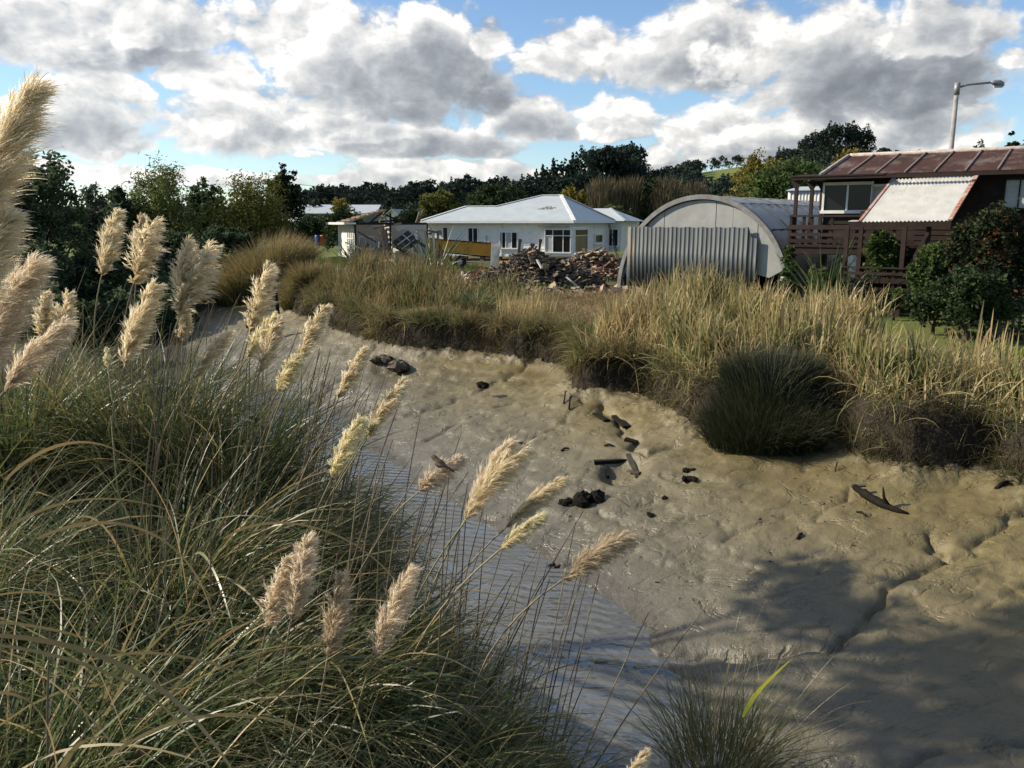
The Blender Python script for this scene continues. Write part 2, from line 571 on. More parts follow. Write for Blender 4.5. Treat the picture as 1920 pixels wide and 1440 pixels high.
def terrain(X, Y, fine=True):
    X = np.asarray(X, float); Y = np.asarray(Y, float)
    wob = fbm(X * .9, Y * .9, 3, 21) * .22 * np.clip(np.hypot(X, Y) / 12, .4, 2.2)
    wob2 = fbm(X * .9 + 40, Y * .9, 3, 22) * .22 * np.clip(np.hypot(X, Y) / 12, .4, 2.2)
    Xw, Yw = X + wob, Y + wob2
    dR = polydist(Xw, Yw, RL); dB = polydist(Xw, Yw, BL); dL = polydist(X, Y, LL)
    inM = inpoly(Xw, Yw, MUDP); inL = inpoly(X, Y, LEFTP); inW = ~inM & ~inL & (np.minimum(dR, dL) < dB)
    # mud
    wgt = dR / (dR + dB + 1e-6)
    mud = WZ - .02 + 1.5 * wgt ** .95
    if fine:
        amp = sstep(.02, .30, wgt)
        gx, gy = X * .83 + Y * .55, -X * .55 + Y * .83       # roughly along / across the flow
        lump = .5 - np.abs(fbm(gx * .55, gy * .8, 3, 31))
        mud = mud + amp * (.06 * fbm(X * .33, Y * .33, 3, 3) + .045 * (lump - .35) + .03 * np.abs(fbm(gx * 1.6, gy * 2.2, 3, 41)))
        mud = mud + .016 * fbm(X * 4, Y * 5.5, 3, 9) + .010 * np.abs(fbm(X * 11, Y * 14, 3, 13))
        rid = 1 - np.abs(fbm(X * .9 + 3, Y * 1.5, 4, 101)) * 7
        mud = mud - amp * .03 * np.clip(rid, 0, 1) * sstep(-.1, .25, fbm(X * .25, Y * .25, 2, 102))
        # little terraces left by the falling tide
        q = (mud + .05 * fbm(X * .7, Y * .7, 2, 17)) * 5.5
        fr = q - np.floor(q)
        mud = mud + amp * .034 * (sstep(.0, .35, fr) - fr)
        wdm = .42
        cw = fbm(X * 2.0, Y * 2.0, 2, 61, .5) * .22; cw2 = fbm(X * 2.0 + 9, Y * 2.0, 2, 62, .5) * .22
        for p, d, wd in CRACKW:
            dd = polydist(X + cw, Y + cw2, p)
            mud = mud - .55 * d * np.exp(-(dd / (wd * wdm)) ** 1.5) * (1 + .3 * fbm(X * 3, Y * 3, 2, 71)) + d * .18 * np.exp(-((dd - wd * 2.2) / (wd * 1.4)) ** 2)
        hd = np.hypot(X - HOLE[0], (Y - HOLE[1]) * .8)
        mud = mud - .35 * np.exp(-(hd / .45) ** 4)
        # crumbly foot of the bank
        foot = np.exp(-(dB / .55) ** 2)
        mud = mud + foot * (.12 + .12 * fbm(X * 3.5, Y * 3.5, 4, 51, .65))
    bed = WZ - .35 * np.minimum(1, np.minimum(dR, dL) / .6)
    # far / right bank: low cliff, shelf, then the lawn and yard
    und = .14 * fbm(X * .35, Y * .35, 3, 81)
    right = -1.4 + .85 * sstep(.0, .4, dB) + .45 * sstep(.3, 4, dB) + und + .1 * np.minimum(dB, 6) / 6
    right = right - .25 * sstep(6, 13, X) * (1 - sstep(24, 34, Y))
    if fine: right = right + .07 * fbm(X * 2.5, Y * 2.5, 3, 53) * np.exp(-dB / 6) + .03 * fbm(X * 6, Y * 6, 2, 55) * np.exp(-dB / 10)
    # near / left bank
    prof = np.interp(dL, [0, .6, 1.5, 2.2, 3, 4.2, 9, 30], [-3.02, -2.45, -1.5, -1.0, -.25, .0, .1, .3])
    left = prof + .55 * sstep(6, 8, Y) * sstep(2.2, 4.0, dL) + .08 * fbm(X * 1.1, Y * 1.1, 3, 91)
    farleft = sstep(14, 30, np.hypot(X, Y))
    left = left * (1 - farleft) + farleft * (-3 + 2.6 * sstep(0, 4, dL) + .6 * sstep(3, 18, dL) + und)
    z = np.where(inM, mud, np.where(inW, bed, np.where(inL, left, right)))
    z = np.where(Y < 10, np.maximum(z, -1.92 - 1.1 * (((X - 1.88) / .75) ** 2 + ((Y - 6.75) / .8) ** 2)), z)
    return z + hills(X, Y), inM, inW, inL, dR, dB, dL


def gz(x, y):
    return float(terrain(np.array([x]), np.array([y]))[0][0])


def build_ground():
    th = np.concatenate([np.linspace(-180, -46, 90, endpoint=False), np.linspace(-46, 46, 780), np.linspace(46, 180, 91)[1:]])
    r = np.concatenate([np.linspace(.3, 5, 26, endpoint=False), np.geomspace(5, 30, 620, endpoint=False), np.geomspace(30, 70, 130, endpoint=False), np.geomspace(70, 700, 150, endpoint=False), np.geomspace(700, 12000, 24)])
    T, RR = np.meshgrid(np.radians(th), r)
    X = RR * np.sin(T); Y = RR * np.cos(T)
    z, inM, inW, inL, dR, dB, dL = terrain(X, Y)
    nr, nt_ = X.shape
    V = np.stack([X, Y, z], -1).reshape(-1, 3)
    i = np.arange(nr - 1)[:, None] * nt_ + np.arange(nt_ - 1)[None]
    F = np.stack([i, i + nt_, i + nt_ + 1, i + 1], -1).reshape(-1, 4)[:, ::-1]
    wet = np.clip(1 - dR / 5, 0, 1) * inM + (inW * 1.0)
    rimw = np.exp(-(dR / .35) ** 2) * inM
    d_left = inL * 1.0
    X1, Y1 = V[:, 0], V[:, 1]
    # dead cut grass in front of the yard, lawn at the right, rough grass elsewhere
    straw = (np.exp(-((X1 - .5) / 6.5) ** 2 - ((Y1 - 33) / 8) ** 2) * 1.4 + np.exp(-((X1 - 9.5) / 4) ** 2 - ((Y1 - 17.5) / 2.6) ** 2)).clip(0, 1)
    yard = sstep(32, 37, Y1) * (1 - sstep(75, 90, Y1)) * sstep(-11, -4, X1) * (1 - sstep(10, 16, X1))
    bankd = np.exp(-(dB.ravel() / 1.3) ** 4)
    mask = (inM | inW).ravel()
    fm = mask[F].all(1)
    foot = np.exp(-(dB.ravel() / .45) ** 2)
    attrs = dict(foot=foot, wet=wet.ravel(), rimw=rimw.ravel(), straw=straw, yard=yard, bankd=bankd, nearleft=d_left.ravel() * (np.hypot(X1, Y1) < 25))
    g, nt, b = newmat('ground_soil_and_grass')
    co = nt.coord('Object')
    n1 = nt.noise(co, .6, 6, .65); n2 = nt.noise(co, 5, 5, .7); n3 = nt.noise(co, .05, 4, .6)
    green = nt.mix(nt.maprange(n2, .3, .7), (.055, .085, .018), (.12, .15, .035))
    green = nt.mix(nt.maprange(n3, .4, .65), green, (.16, .17, .055))
    dead = nt.mix(nt.maprange(n2, .35, .65), (.11, .075, .042), (.27, .20, .115))
    soil = nt.mix(nt.maprange(n2, .35, .65), (.05, .04, .028), (.13, .105, .075))
    c = nt.mix(nt.math('MULTIPLY', nt.attr('straw'), nt.maprange(n1, .3, .5)), green, dead)
    c = nt.mix(nt.math('MULTIPLY', nt.attr('yard'), nt.maprange(n1, .25, .6)), c, soil)
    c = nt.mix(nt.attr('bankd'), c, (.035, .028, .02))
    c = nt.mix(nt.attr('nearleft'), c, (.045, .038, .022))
    setb(nt, b, c, .9, 0, .15, nt.bump(n2, .8, .08))
    m, nt, b = newmat('wet_tidal_mud')
    co = nt.coord('Object')
    n1 = nt.noise(co, .45, 6, .6); n2 = nt.noise(co, 6, 6, .65); n4 = nt.noise(co, 2.0, 5, .6); n5 = nt.noise(co, 45, 3, .6)
    c = nt.mix(nt.maprange(n1, .35, .65), (.126, .099, .041), (.168, .135, .060))
    c = nt.mix(nt.maprange(n4, .48, .68), c, (.116, .093, .036))
    c = nt.mix(nt.math('MULTIPLY', nt.maprange(n2, .56, .74), .5), c, (.21, .178, .10))
    c = nt.mix(nt.attr('wet'), c, (.118, .110, .088))
    c = nt.mix(nt.attr('rimw'), c, (.075, .066, .05))
    c = nt.mix(nt.math('MULTIPLY', nt.attr('foot'), nt.maprange(n2, .44, .62)), c, (.175, .15, .10))
    rr = nt.maprange(n4, .35, .7, .56, .36)
    rr = nt.math('SUBTRACT', rr, nt.math('MULTIPLY', nt.attr('wet'), .14))
    cw_ = nt.vmath('MULTIPLY', co, (1.0, 1.7, 1.0))
    r1 = nt.math('ABSOLUTE', nt.math('SUBTRACT', nt.noise(cw_, .9, 5, .55, .6), .5))
    r2 = nt.math('ABSOLUTE', nt.math('SUBTRACT', nt.noise(cw_, 2.6, 4, .55, .4), .5))
    cr = nt.math('ADD', nt.maprange(r1, 0, .035, -1.0, 0, True), nt.math('MULTIPLY', nt.maprange(r2, 0, .03, -1.0, 0, True), nt.maprange(n1, .42, .6, .0, .28)))
    cr = nt.math('MULTIPLY', cr, nt.maprange(n4, .36, .62, .15, 1.0))
    hh = nt.math('ADD', nt.math('ADD', nt.math('MULTIPLY', n2, 1.0), nt.math('MULTIPLY', n5, .4)), nt.math('MULTIPLY', cr, .75))
    setb(nt, b, c, rr, 0, .5, nt.bump(hh, .7, .04))
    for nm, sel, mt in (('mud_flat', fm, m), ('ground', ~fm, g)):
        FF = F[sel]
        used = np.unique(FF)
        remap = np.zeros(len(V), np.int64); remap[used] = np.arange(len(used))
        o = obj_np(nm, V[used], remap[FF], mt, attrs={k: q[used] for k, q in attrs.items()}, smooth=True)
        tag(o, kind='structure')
    # water
    wm, nt, b = newmat('river_water')
    co = nt.coord('Object')
    rw = nt.new('ShaderNodeTexWave', wave_type='BANDS', bands_direction='Y', wave_profile='SIN')
    mp = nt.new('ShaderNodeMapping'); mp.inputs['Rotation'].default_value = (0, 0, rad(10)); nt.l.new(co, mp.inputs[0])
    nt.l.new(mp.outputs[0], rw.inputs[0]); rw.inputs['Scale'].default_value = 1.35; rw.inputs['Distortion'].default_value = 8; rw.inputs['Detail'].default_value = 3; rw.inputs['Detail Scale'].default_value = .9
    rip = rw.outputs['Fac']
    sepc = nt.new('ShaderNodeSeparateXYZ'); nt.l.new(co, sepc.inputs[0])
    near = nt.maprange(sepc.outputs[1], 10.5, 21, 1.0, .2, True)
    patch = nt.maprange(nt.noise(co, .5, 3), .35, .6, .35, 1.0)
    hgt = nt.math('MULTIPLY', nt.math('ADD', rip, nt.math('MULTIPLY', nt.noise(co, 2.2, 2), .8)), nt.math('MULTIPLY', near, patch))
    setb(nt, b, (.098, .10, .094), .03, 0, 1.0, nt.bump(hgt, 1.0, .028))
    b.inputs['IOR'].default_value = 1.6
    pl = [(p[0], p[1]) for p in WATP]
    big = LL[:1] + LL[1:]
    L2 = []
    # strip between the two banks, a little wider than the bed so that the mud edge cuts it
    k = 160
    def resample(Pn):
        Pn = np.array(Pn, float); s = np.r_[0, np.cumsum(np.hypot(*np.diff(Pn, axis=0).T))]
        q = np.linspace(0, 1, k) ** 1.6 * s[-1]
        return np.stack([np.interp(q, s, Pn[:, 0]), np.interp(q, s, Pn[:, 1])], 1)
    A, Bq = resample(LL), resample(RL)
    ex = (A - Bq); ex /= np.linalg.norm(ex, axis=1)[:, None] + 1e-6
    A = A + ex * 1.2; Bq = Bq - ex * 1.6
    ts = np.linspace(0, 1, 9)
    W = A[:, None] * (1 - ts)[None, :, None] + Bq[:, None] * ts[None, :, None]
    V = np.concatenate([W.reshape(-1, 2), np.full((k * 9, 1), WZ)], 1)
    i = np.arange(k - 1)[:, None] * 9 + np.arange(8)[None]
    F = np.stack([i, i + 1, i + 10, i + 9], -1).reshape(-1, 4)
    tag(obj_np('river_water', V, F, wm, smooth=True), kind='structure')


_gx, _gy = np.arange(-60, 46, .5), np.arange(0, 110, .5)
_GZ = terrain(*np.meshgrid(_gx, _gy), fine=False)[0]


def gq(x, y):
    i = min(max((x + 60) / .5, 0), len(_gx) - 2); j = min(max(y / .5, 0), len(_gy) - 2)
    a, b = int(i), int(j); f, g = i - a, j - b
    return float((_GZ[b, a] * (1 - f) + _GZ[b, a + 1] * f) * (1 - g) + (_GZ[b + 1, a] * (1 - f) + _GZ[b + 1, a + 1] * f) * g)


build_ground()
# ------------------------------------------------------------------ vegetation materials
STRAW = (.36, .27, .13)
M_PAMPAS = leafmat('pampas_leaf', [(.030, .055, .017), (.052, .092, .026), (.078, .125, .036), (.11, .16, .050), (.155, .18, .07), (.27, .22, .09), (.48, .35, .15)], .36, .42, .5, tip=(.24, .19, .10), tippow=6)
M_ARCH = leafmat('dry_pampas_leaf', [(.16, .17, .08), (.30, .24, .12), (.44, .30, .14)], .25, .4, .5)
M_STALK = leafmat('pampas_stalk', [(.16, .15, .07), (.28, .22, .12), (.20, .15, .10)], 0, .6, .3)
M_DEADSTALK = leafmat('dead_stalk', [(.09, .07, .05), (.16, .125, .08), (.24, .19, .12)], 0, .7, .2)
PLM = {
    'cream': leafmat('cream_plume', [(.74, .61, .40), (.89, .79, .57), (.95, .89, .73)], .6, .7, .1, base=(.55, .43, .24)),
    'yellow': leafmat('yellow_plume', [(.78, .69, .42), (.88, .81, .56), (.93, .88, .66)], .58, .7, .1, base=(.70, .58, .30)),
    'pink': leafmat('pinkish_plume', [(.70, .57, .42), (.85, .74, .57), (.93, .85, .69)], .58, .7, .1, base=(.56, .44, .30)),
    'tan': leafmat('tan_plume', [(.52, .41, .27), (.70, .58, .41), (.82, .71, .53)], .55, .7, .1, base=(.40, .30, .18)),
}
M_REED = leafmat('raupo_reed', [(.045, .080, .020), (.085, .130, .034), (.14, .175, .055), (.22, .225, .085), (.38, .33, .15), (.50, .42, .22), (.42, .30, .14)], .38, .55, .3, tip=(.42, .31, .15), tippow=4)
M_REEDD = leafmat('brown_reed', [(.036, .062, .017), (.066, .095, .026), (.115, .135, .045), (.185, .175, .07), (.29, .24, .11), (.26, .18, .085)], .38, .6, .25, tip=(.26, .18, .08), tippow=3)
M_RUSH = leafmat('dark_rush', [(.012, .018, .008), (.022, .032, .012), (.035, .045, .018)], .15, .5, .3, tip=(.07, .065, .03), tippow=4)
M_ROOT = leafmat('bank_roots', [(.026, .023, .013), (.045, .039, .021), (.085, .071, .036), (.16, .13, .066)], .1, .9, .1)
M_FLAX = leafmat('flax_leaf', [(.035, .06, .022), (.06, .095, .035), (.13, .15, .06)], .2, .35, .5)
M_LAWN = leafmat('lawn_blade', [(.08, .13, .02), (.13, .19, .03), (.20, .22, .05)], .4, .6, .2)
M_DEAD = leafmat('dead_grass', [(.13, .095, .045), (.27, .20, .10), (.40, .30, .16)], .3, .7, .2)
M_BARK = surf('bark', (.07, .055, .04), (.035, .028, .02), 6, .9, .1, bump=.4, bscale=18)


def foliage(name, cols, transl=.3): return leafmat(name, cols, transl, .65, .08)


FOL = {
    'far': leafmat('haze_tinted_foliage', [(.026, .036, .030), (.034, .047, .036), (.044, .059, .042)], .1, .9, 0),  # bluish haze of the distance is mixed into these leaf colours
    'darkl': foliage('left_bank_foliage', [(.036, .058, .031), (.065, .096, .046), (.11, .14, .07)], .42),
    'dark': foliage('dark_evergreen_foliage', [(.020, .034, .016), (.038, .058, .024), (.065, .088, .036)], .25),
    'pine': foliage('pine_foliage', [(.013, .021, .011), (.023, .035, .017), (.040, .053, .024)], .15),
    'mid': foliage('mid_green_foliage', [(.035, .058, .018), (.065, .10, .03), (.11, .145, .05)], .3),
    'willow': foliage('willow_foliage', [(.06, .08, .025), (.12, .145, .045), (.20, .21, .075)], .45),
    'olive': foliage('olive_foliage', [(.05, .06, .018), (.11, .12, .03), (.19, .18, .05)], .45),
    'yellow': foliage('yellowing_foliage', [(.085, .085, .02), (.17, .145, .032), (.27, .20, .045)], .4),
    'brown': foliage('bare_brown_twigs', [(.075, .062, .038), (.12, .098, .06), (.17, .14, .085)], .2),
    'grey': foliage('grey_green_foliage', [(.05, .062, .04), (.085, .10, .066), (.13, .145, .10)], .3),
    'red': foliage('red_tipped_foliage', [(.008, .014, .008), (.014, .024, .011), (.026, .036, .016), (.030, .040, .018), (.034, .042, .02), (.16, .05, .025)], .15),
}

# ------------------------------------------------------------------ pampas grass
WIND = np.array([.92, -.15, -.1])


def bez(p0, p1, p2, n):
    s = np.linspace(0, 1, n)[:, None]
    return (1 - s) ** 2 * p0 + 2 * s * (1 - s) * p1 + s * s * p2


def plume_geo(b, tip, R, depth, seed, bend=.12, side=.5, dens=1.0):
    """Feathery seed head: tufts of fine hairs round a bending axis, blown to the right."""
    rng = np.random.RandomState(seed)
    b = np.asarray(b); tip = np.asarray(tip)
    L = np.linalg.norm(tip - b)
    d = (tip - b) / L
    perp = np.cross(d, (0, 1, 0)); perp /= np.linalg.norm(perp) + 1e-9
    ctrl = (b + tip) / 2 - perp * np.sign(perp[0] + 1e-6) * L * bend
    A = bez(b, ctrl, tip, 40)
    nt_ = int(190 * dens); nh = 24
    s0 = np.sort(rng.rand(nt_) ** 1.15) * .95
    ii = s0 * 39
    i0 = ii.astype(int); f = (ii - i0)[:, None]
    C = A[i0] * (1 - f) + A[np.minimum(i0 + 1, 39)] * f
    T = A[np.minimum(i0 + 1, 39)] - A[np.maximum(i0, 0)]; T /= np.linalg.norm(T, axis=1)[:, None]
    rv = rng.randn(nt_, 3); rv += WIND * side * 1.6
    rv -= (rv * T).sum(1)[:, None] * T; rv /= np.linalg.norm(rv, axis=1)[:, None]
    prof = np.minimum(1, .45 + s0 * 2.2) * (1 - .62 * s0 ** 2)
    lt = L * .335 * prof * (.75 + .45 * rng.rand(nt_))
    al = np.arcsin(np.clip(R * prof * (.45 + .6 * rng.rand(nt_)) / lt, 0, .9))[:, None]
    D = T * np.cos(al) + rv * np.sin(al)
    # hairs
    N = nt_ * nh
    tid = np.repeat(np.arange(nt_), nh)
    fs = rng.rand(N) * .8
    bendv = (WIND * .5 * side + np.array([0, 0, -.55]))
    base = C[tid] + D[tid] * (lt[tid] * fs)[:, None] + bendv * (lt[tid] * .30 * fs ** 2)[:, None]
    hl = lt[tid] * (.25 + .40 * rng.rand(N)) * (1.1 - .35 * fs)
    hd = D[tid] + bendv * (.35 * fs)[:, None] + rng.randn(N, 3) * .19
    hd /= np.linalg.norm(hd, axis=1)[:, None]
    K = 4
    s = np.linspace(0, 1, K)
    sag = (bendv + rng.randn(N, 3) * .19)
    P = base[:, None] + hd[:, None] * (hl[:, None] * s)[..., None] + sag[:, None] * (hl[:, None] * .38 * s ** 2)[..., None]
    S = np.cross(hd, rng.randn(N, 3)); S /= np.linalg.norm(S, axis=1)[:, None] + 1e-9
    wd = max(.0017, depth / 829 * .46)
    W = wd * (.6 + .8 * rng.rand(N))[:, None] * np.array([.7, 1, .8, .25])[None]
    V, F = ribbons(P, W, S)
    # tuft spines keep the body solid
    s2 = np.linspace(0, 1, 5)
    P2 = C[:, None] + D[:, None] * (lt[:, None] * s2)[..., None] + bendv * (lt[:, None] * .34 * s2 ** 2)[..., None]
    S2 = np.cross(D, rng.randn(nt_, 3)); S2 /= np.linalg.norm(S2, axis=1)[:, None]
    V2, F2 = ribbons(P2, np.repeat((wd * 1.6 * np.array([1, 1, .9, .6, .3]))[None], nt_, 0), S2)
    rnd = np.concatenate([per(np.clip(.5 + .22 * rng.randn(N) + .12 * rng.randn(nt_)[tid], 0, 1), 2 * K), per(rng.rand(nt_) * .6, 10)])
    t = np.concatenate([np.repeat(np.clip(s0[tid] * .4 + fs * .8, 0, 1), 2 * K), np.repeat(np.clip(s0 * .6 + .2, 0, 1), 10)])
    V, F = joinVF([(V, F), (V2, F2)])
    return V, F, rnd, t, d


def tube_geo(pts, r0, r1, n=5):
    k = len(pts); P = np.asarray(pts)
    T = np.gradient(P, axis=0); T /= np.linalg.norm(T, axis=1)[:, None]
    X = np.cross(T, (.3, .9, .2)); X /= np.linalg.norm(X, axis=1)[:, None]; Y = np.cross(T, X)
    a = np.arange(n) * 2 * np.pi / n
    r = np.linspace(r0, r1, k)[:, None, None]
    V = (P[:, None] + (X[:, None] * np.cos(a)[None, :, None] + Y[:, None] * np.sin(a)[None, :, None]) * r).reshape(-1, 3)
    i = np.arange(k - 1)[:, None] * n + np.arange(n)[None]; j = np.arange(k - 1)[:, None] * n + (np.arange(n)[None] + 1) % n
    return V, np.stack([i, j, j + n, i + n], -1).reshape(-1, 4)


def pampas(label, x, y, n=1700, L=(.9, 1.9), spread=.38, seed=1, lean=.35, bendr=(.6, 2.7), plumes=(), stalks=0, dry=0, wid=.0215, straw=.11, group='pampas grass clumps on the near bank', windy=.12):
    """plumes: (base px, tip px, depth, half width px, kind, bend)"""
    rng = np.random.RandomState(seed)
    z = gz(x, y)
    org = np.array([x, y, z])
    root = empty('pampas_grass', org, 0, label, 'pampas grass', group)
    n = int(n * .60)
    a = rng.rand(n) * 2 * np.pi; r = spread * np.sqrt(rng.rand(n))
    base = org + np.stack([r * np.cos(a), r * np.sin(a), np.full(n, -.06)], -1)
    ax = np.cos(a) + windy + rng.randn(n) * .45; ay = np.sin(a) + rng.randn(n) * .45
    az = np.arctan2(ay, ax)
    ln = np.abs(rng.randn(n)) * lean + r / spread * .25
    bd = bendr[0] + (bendr[1] - bendr[0]) * rng.rand(n)
    LL_ = L[0] + (L[1] - L[0]) * rng.rand(n) ** .8
    V, F, t = blades(base, az, ln, bd, LL_, 10, wid * (.35 + .95 * rng.rand(n) ** 1.6), rng, curl=.55)
    rnd = rng.rand(n) * .82; st = rng.rand(n) < straw; rnd[st] = .82 + .18 * rng.rand(st.sum())
    obj_np('leaves', V, F, M_PAMPAS, root, org, {'rnd': per(rnd, 20), 't': t})
    kd = n // 14
    V, F, t = blades(base[:kd], az[:kd] + rng.randn(kd), .35 + np.abs(rng.randn(kd)) * .5, 1.0 + 1.6 * rng.rand(kd), L[1] * (.30 + .4 * rng.rand(kd)), 8, wid * (.8 + .9 * rng.rand(kd)), rng, curl=.8, wpow=.4)
    obj_np('dead_thatch', V, F, M_ARCH, root, org, {'rnd': per(.3 + .7 * rng.rand(kd), 16), 't': t})
    if dry:
        k = dry
        a2 = rng.rand(k) * 2 * np.pi
        V, F, t = blades(base[:k], np.arctan2(np.sin(a2) * .6, np.cos(a2) + .5), np.abs(rng.randn(k)) * .25 + .1, 1.3 + 1.1 * rng.rand(k), L[1] * (.95 + .45 * rng.rand(k)), 16, wid * (1.0 + .5 * rng.rand(k)), rng, wpow=.5)
        obj_np('dry_leaves', V, F, M_ARCH, root, org, {'rnd': per(rng.rand(k), 32), 't': t})
    for i, (bp, tp, dep, hw, kind, bend) in enumerate(plumes):
        b = atT(*bp, dep); tp3 = atT(*tp, dep + rng.uniform(-.12, .12))
        dens = 1.0 if dep > 3.2 else 1.9
        V, F, rn, t, d = plume_geo(b, tp3, hw / FPX * dep, dep, seed * 31 + i, bend, dens=dens)
        ctrl = b - d * np.linalg.norm(org - b) * .5
        r0 = org + np.array([rng.uniform(-.2, .2), rng.uniform(-.2, .2), -.05])
        tv, tf = tube_geo(bez(r0, ctrl, b, 14), .0075, .0055)
        stalk = obj_np('flower_stalk', tv, tf, M_STALK, root, org, {'rnd': np.full(len(tv), rng.rand()), 't': np.zeros(len(tv))}, True)
        av, af = tube_geo(bez(b, (b + tp3) / 2, tp3, 6), .005, .001)
        pl = obj_np('plume', V, F, PLM[kind], stalk, org, {'rnd': rn, 't': t})
    for i in range(int(stalks * 2.2)):
        a = rng.uniform(-.5, 1.0); le = abs(rng.randn()) * .25 + .03; Ls = rng.uniform(1.3, 2.4)
        r0 = org + np.array([rng.uniform(-.3, .3), rng.uniform(-.3, .3), 0])
        e = r0 + Ls * np.array([math.sin(le) * math.cos(a), math.sin(le) * math.sin(a), math.cos(le)])
        tv, tf = tube_geo(bez(r0, (r0 + e) / 2 + np.array([-.05, 0, .08]), e, 7), .008, .003)
        obj_np('bare_stalk', tv, tf, M_DEADSTALK, root, org, {'rnd': np.full(len(tv), rng.rand()), 't': np.zeros(len(tv))}, True)
    return root


PB = 'pampas clump '
pampas('pampas clump at the left edge carrying the tallest pinkish plumes', -2.3, 3.2, 1500, (1.0, 1.9), seed=11, stalks=3, dry=10, plumes=[
    ((-75, 500), (66, 160), 2.5, 58, 'cream', .10), ((-90, 640), (22, 400), 2.45, 55, 'cream', .10), ((-60, 760), (66, 490), 2.9, 48, 'pink', .14), ((8, 735), (125, 604), 3.3, 36, 'pink', .12)])
pampas('pampas clump far left with two short cream plumes in front of the dark trees', -4.6, 7.3, 2000, (1.1, 2.1), bendr=(.2, 1.6), lean=.22, seed=12, stalks=5, plumes=[
    ((112, 660), (128, 552), 7.2, 24, 'cream', .08), ((78, 640), (84, 548), 7.2, 22, 'cream', .05), ((100, 640), (103, 575), 7.4, 18, 'cream', .05)])
pampas('pampas clump with the two upright cream plumes against the willow', -3.5, 7.6, 2000, (1.1, 2.1), bendr=(.2, 1.6), lean=.22, seed=13, stalks=7, plumes=[
    ((190, 518), (219, 398), 7.0, 27, 'cream', .05), ((250, 532), (288, 410), 6.8, 42, 'cream', .06), ((258, 480), (264, 404), 7.6, 17, 'tan', .02), ((203, 692), (199, 655), 6.6, 9, 'yellow', .02)])
pampas('pampas clump with the forked pair of ragged cream plumes', -2.7, 7.4, 2000, (1.1, 2.1), bendr=(.2, 1.6), lean=.22, seed=14, stalks=7, plumes=[
    ((335, 585), (350, 452), 6.8, 30, 'cream', .03), ((338, 590), (397, 458), 6.8, 44, 'cream', .10), ((232, 690), (291, 532), 6.3, 32, 'cream', .10), ((342, 640), (345, 575), 7.0, 20, 'cream', .02)])
pampas('pampas clump on the bank crest with a lone feathery plume above the grey mud', -2.35, 8.2, 1700, (.9, 1.7), seed=15, stalks=6, plumes=[
    ((468, 625), (506, 498), 6.5, 30, 'cream', .08), ((362, 712), (426, 622), 6.2, 21, 'cream', .10), ((462, 672), (518, 590), 6.35, 22, 'yellow', .08), ((485, 700), (522, 598), 6.2, 24, 'cream', .06)])
pampas('pampas clump over the river bend with four slim plumes leaning right', -2.0, 7.7, 1700, (.7, 1.35), seed=16, stalks=6, plumes=[
    ((560, 675), (610, 574), 6.05, 24, 'cream', .08), ((520, 735), (562, 662), 6.1, 24, 'yellow', .06), ((634, 748), (682, 654), 5.85, 21, 'cream', .08), ((688, 822), (758, 714), 5.8, 24, 'cream', .10)])
pampas('pampas clump with one fat yellow plume over the water', -1.75, 6.5, 1800, (.7, 1.4), seed=17, stalks=6, plumes=[
    ((622, 897), (676, 784), 5.6, 28, 'yellow', .10), ((690, 815), (708, 790), 5.7, 12, 'yellow', .05)])
pampas('pampas clump with the greyish drooping plume the small bird sits on', -1.2, 5.9, 1800, (.7, 1.4), seed=18, stalks=8, dry=4, plumes=[
    ((785, 922), (868, 858), 5.9, 30, 'pink', .16)])
pampas('pampas clump with the big swept plumes leaning over the water', -.65, 5.4, 1900, (.65, 1.35), seed=19, stalks=11, dry=4, plumes=[
    ((872, 978), (985, 838), 5.3, 36, 'cream', .14), ((880, 960), (958, 828), 5.5, 24, 'pink', .12), ((948, 990), (1056, 898), 5.9, 23, 'cream', .10), ((936, 1032), (1018, 966), 4.9, 19, 'yellow', .08)])
pampas('pampas clump with the brown plume on a long slanting stalk over the mud', -.05, 5.15, 1700, (.55, 1.15), seed=20, stalks=10, dry=3, windy=.4, plumes=[
    ((1055, 1087), (1182, 1003), 5.0, 32, 'tan', .12)])
pampas('pampas clump with the cluster of three shaggy tan plumes among its leaves', -1.35, 4.7, 2000, (.8, 1.6), seed=21, stalks=3, dry=6, plumes=[
    ((545, 1165), (576, 1006), 4.3, 34, 'pink', .03), ((500, 1180), (538, 1040), 4.4, 38, 'pink', .04), ((614, 1232), (638, 1076), 4.2, 36, 'tan', .03)])
pampas('pampas clump with one tall tan plume standing clear at its right', -.75, 4.6, 2000, (.8, 1.5), seed=22, stalks=4, dry=5, plumes=[
    ((702, 1232), (768, 1066), 4.2, 36, 'pink', .06)])
pampas('plumeless pampas clump filling the middle of the left slope', -2.6, 5.6, 2100, (1.0, 1.9), bendr=(.5, 2.2), seed=23, stalks=5, dry=10)
pampas('plumeless pampas clump with long straw coloured arching leaves', -2.0, 4.3, 1800, (1.0, 1.8), seed=24, stalks=4, dry=14)
pampas('lowest pampas clump in the bottom left corner with broad dry arching leaves', -1.5, 2.75, 1500, (.9, 1.7), seed=25, dry=22, wid=.012)
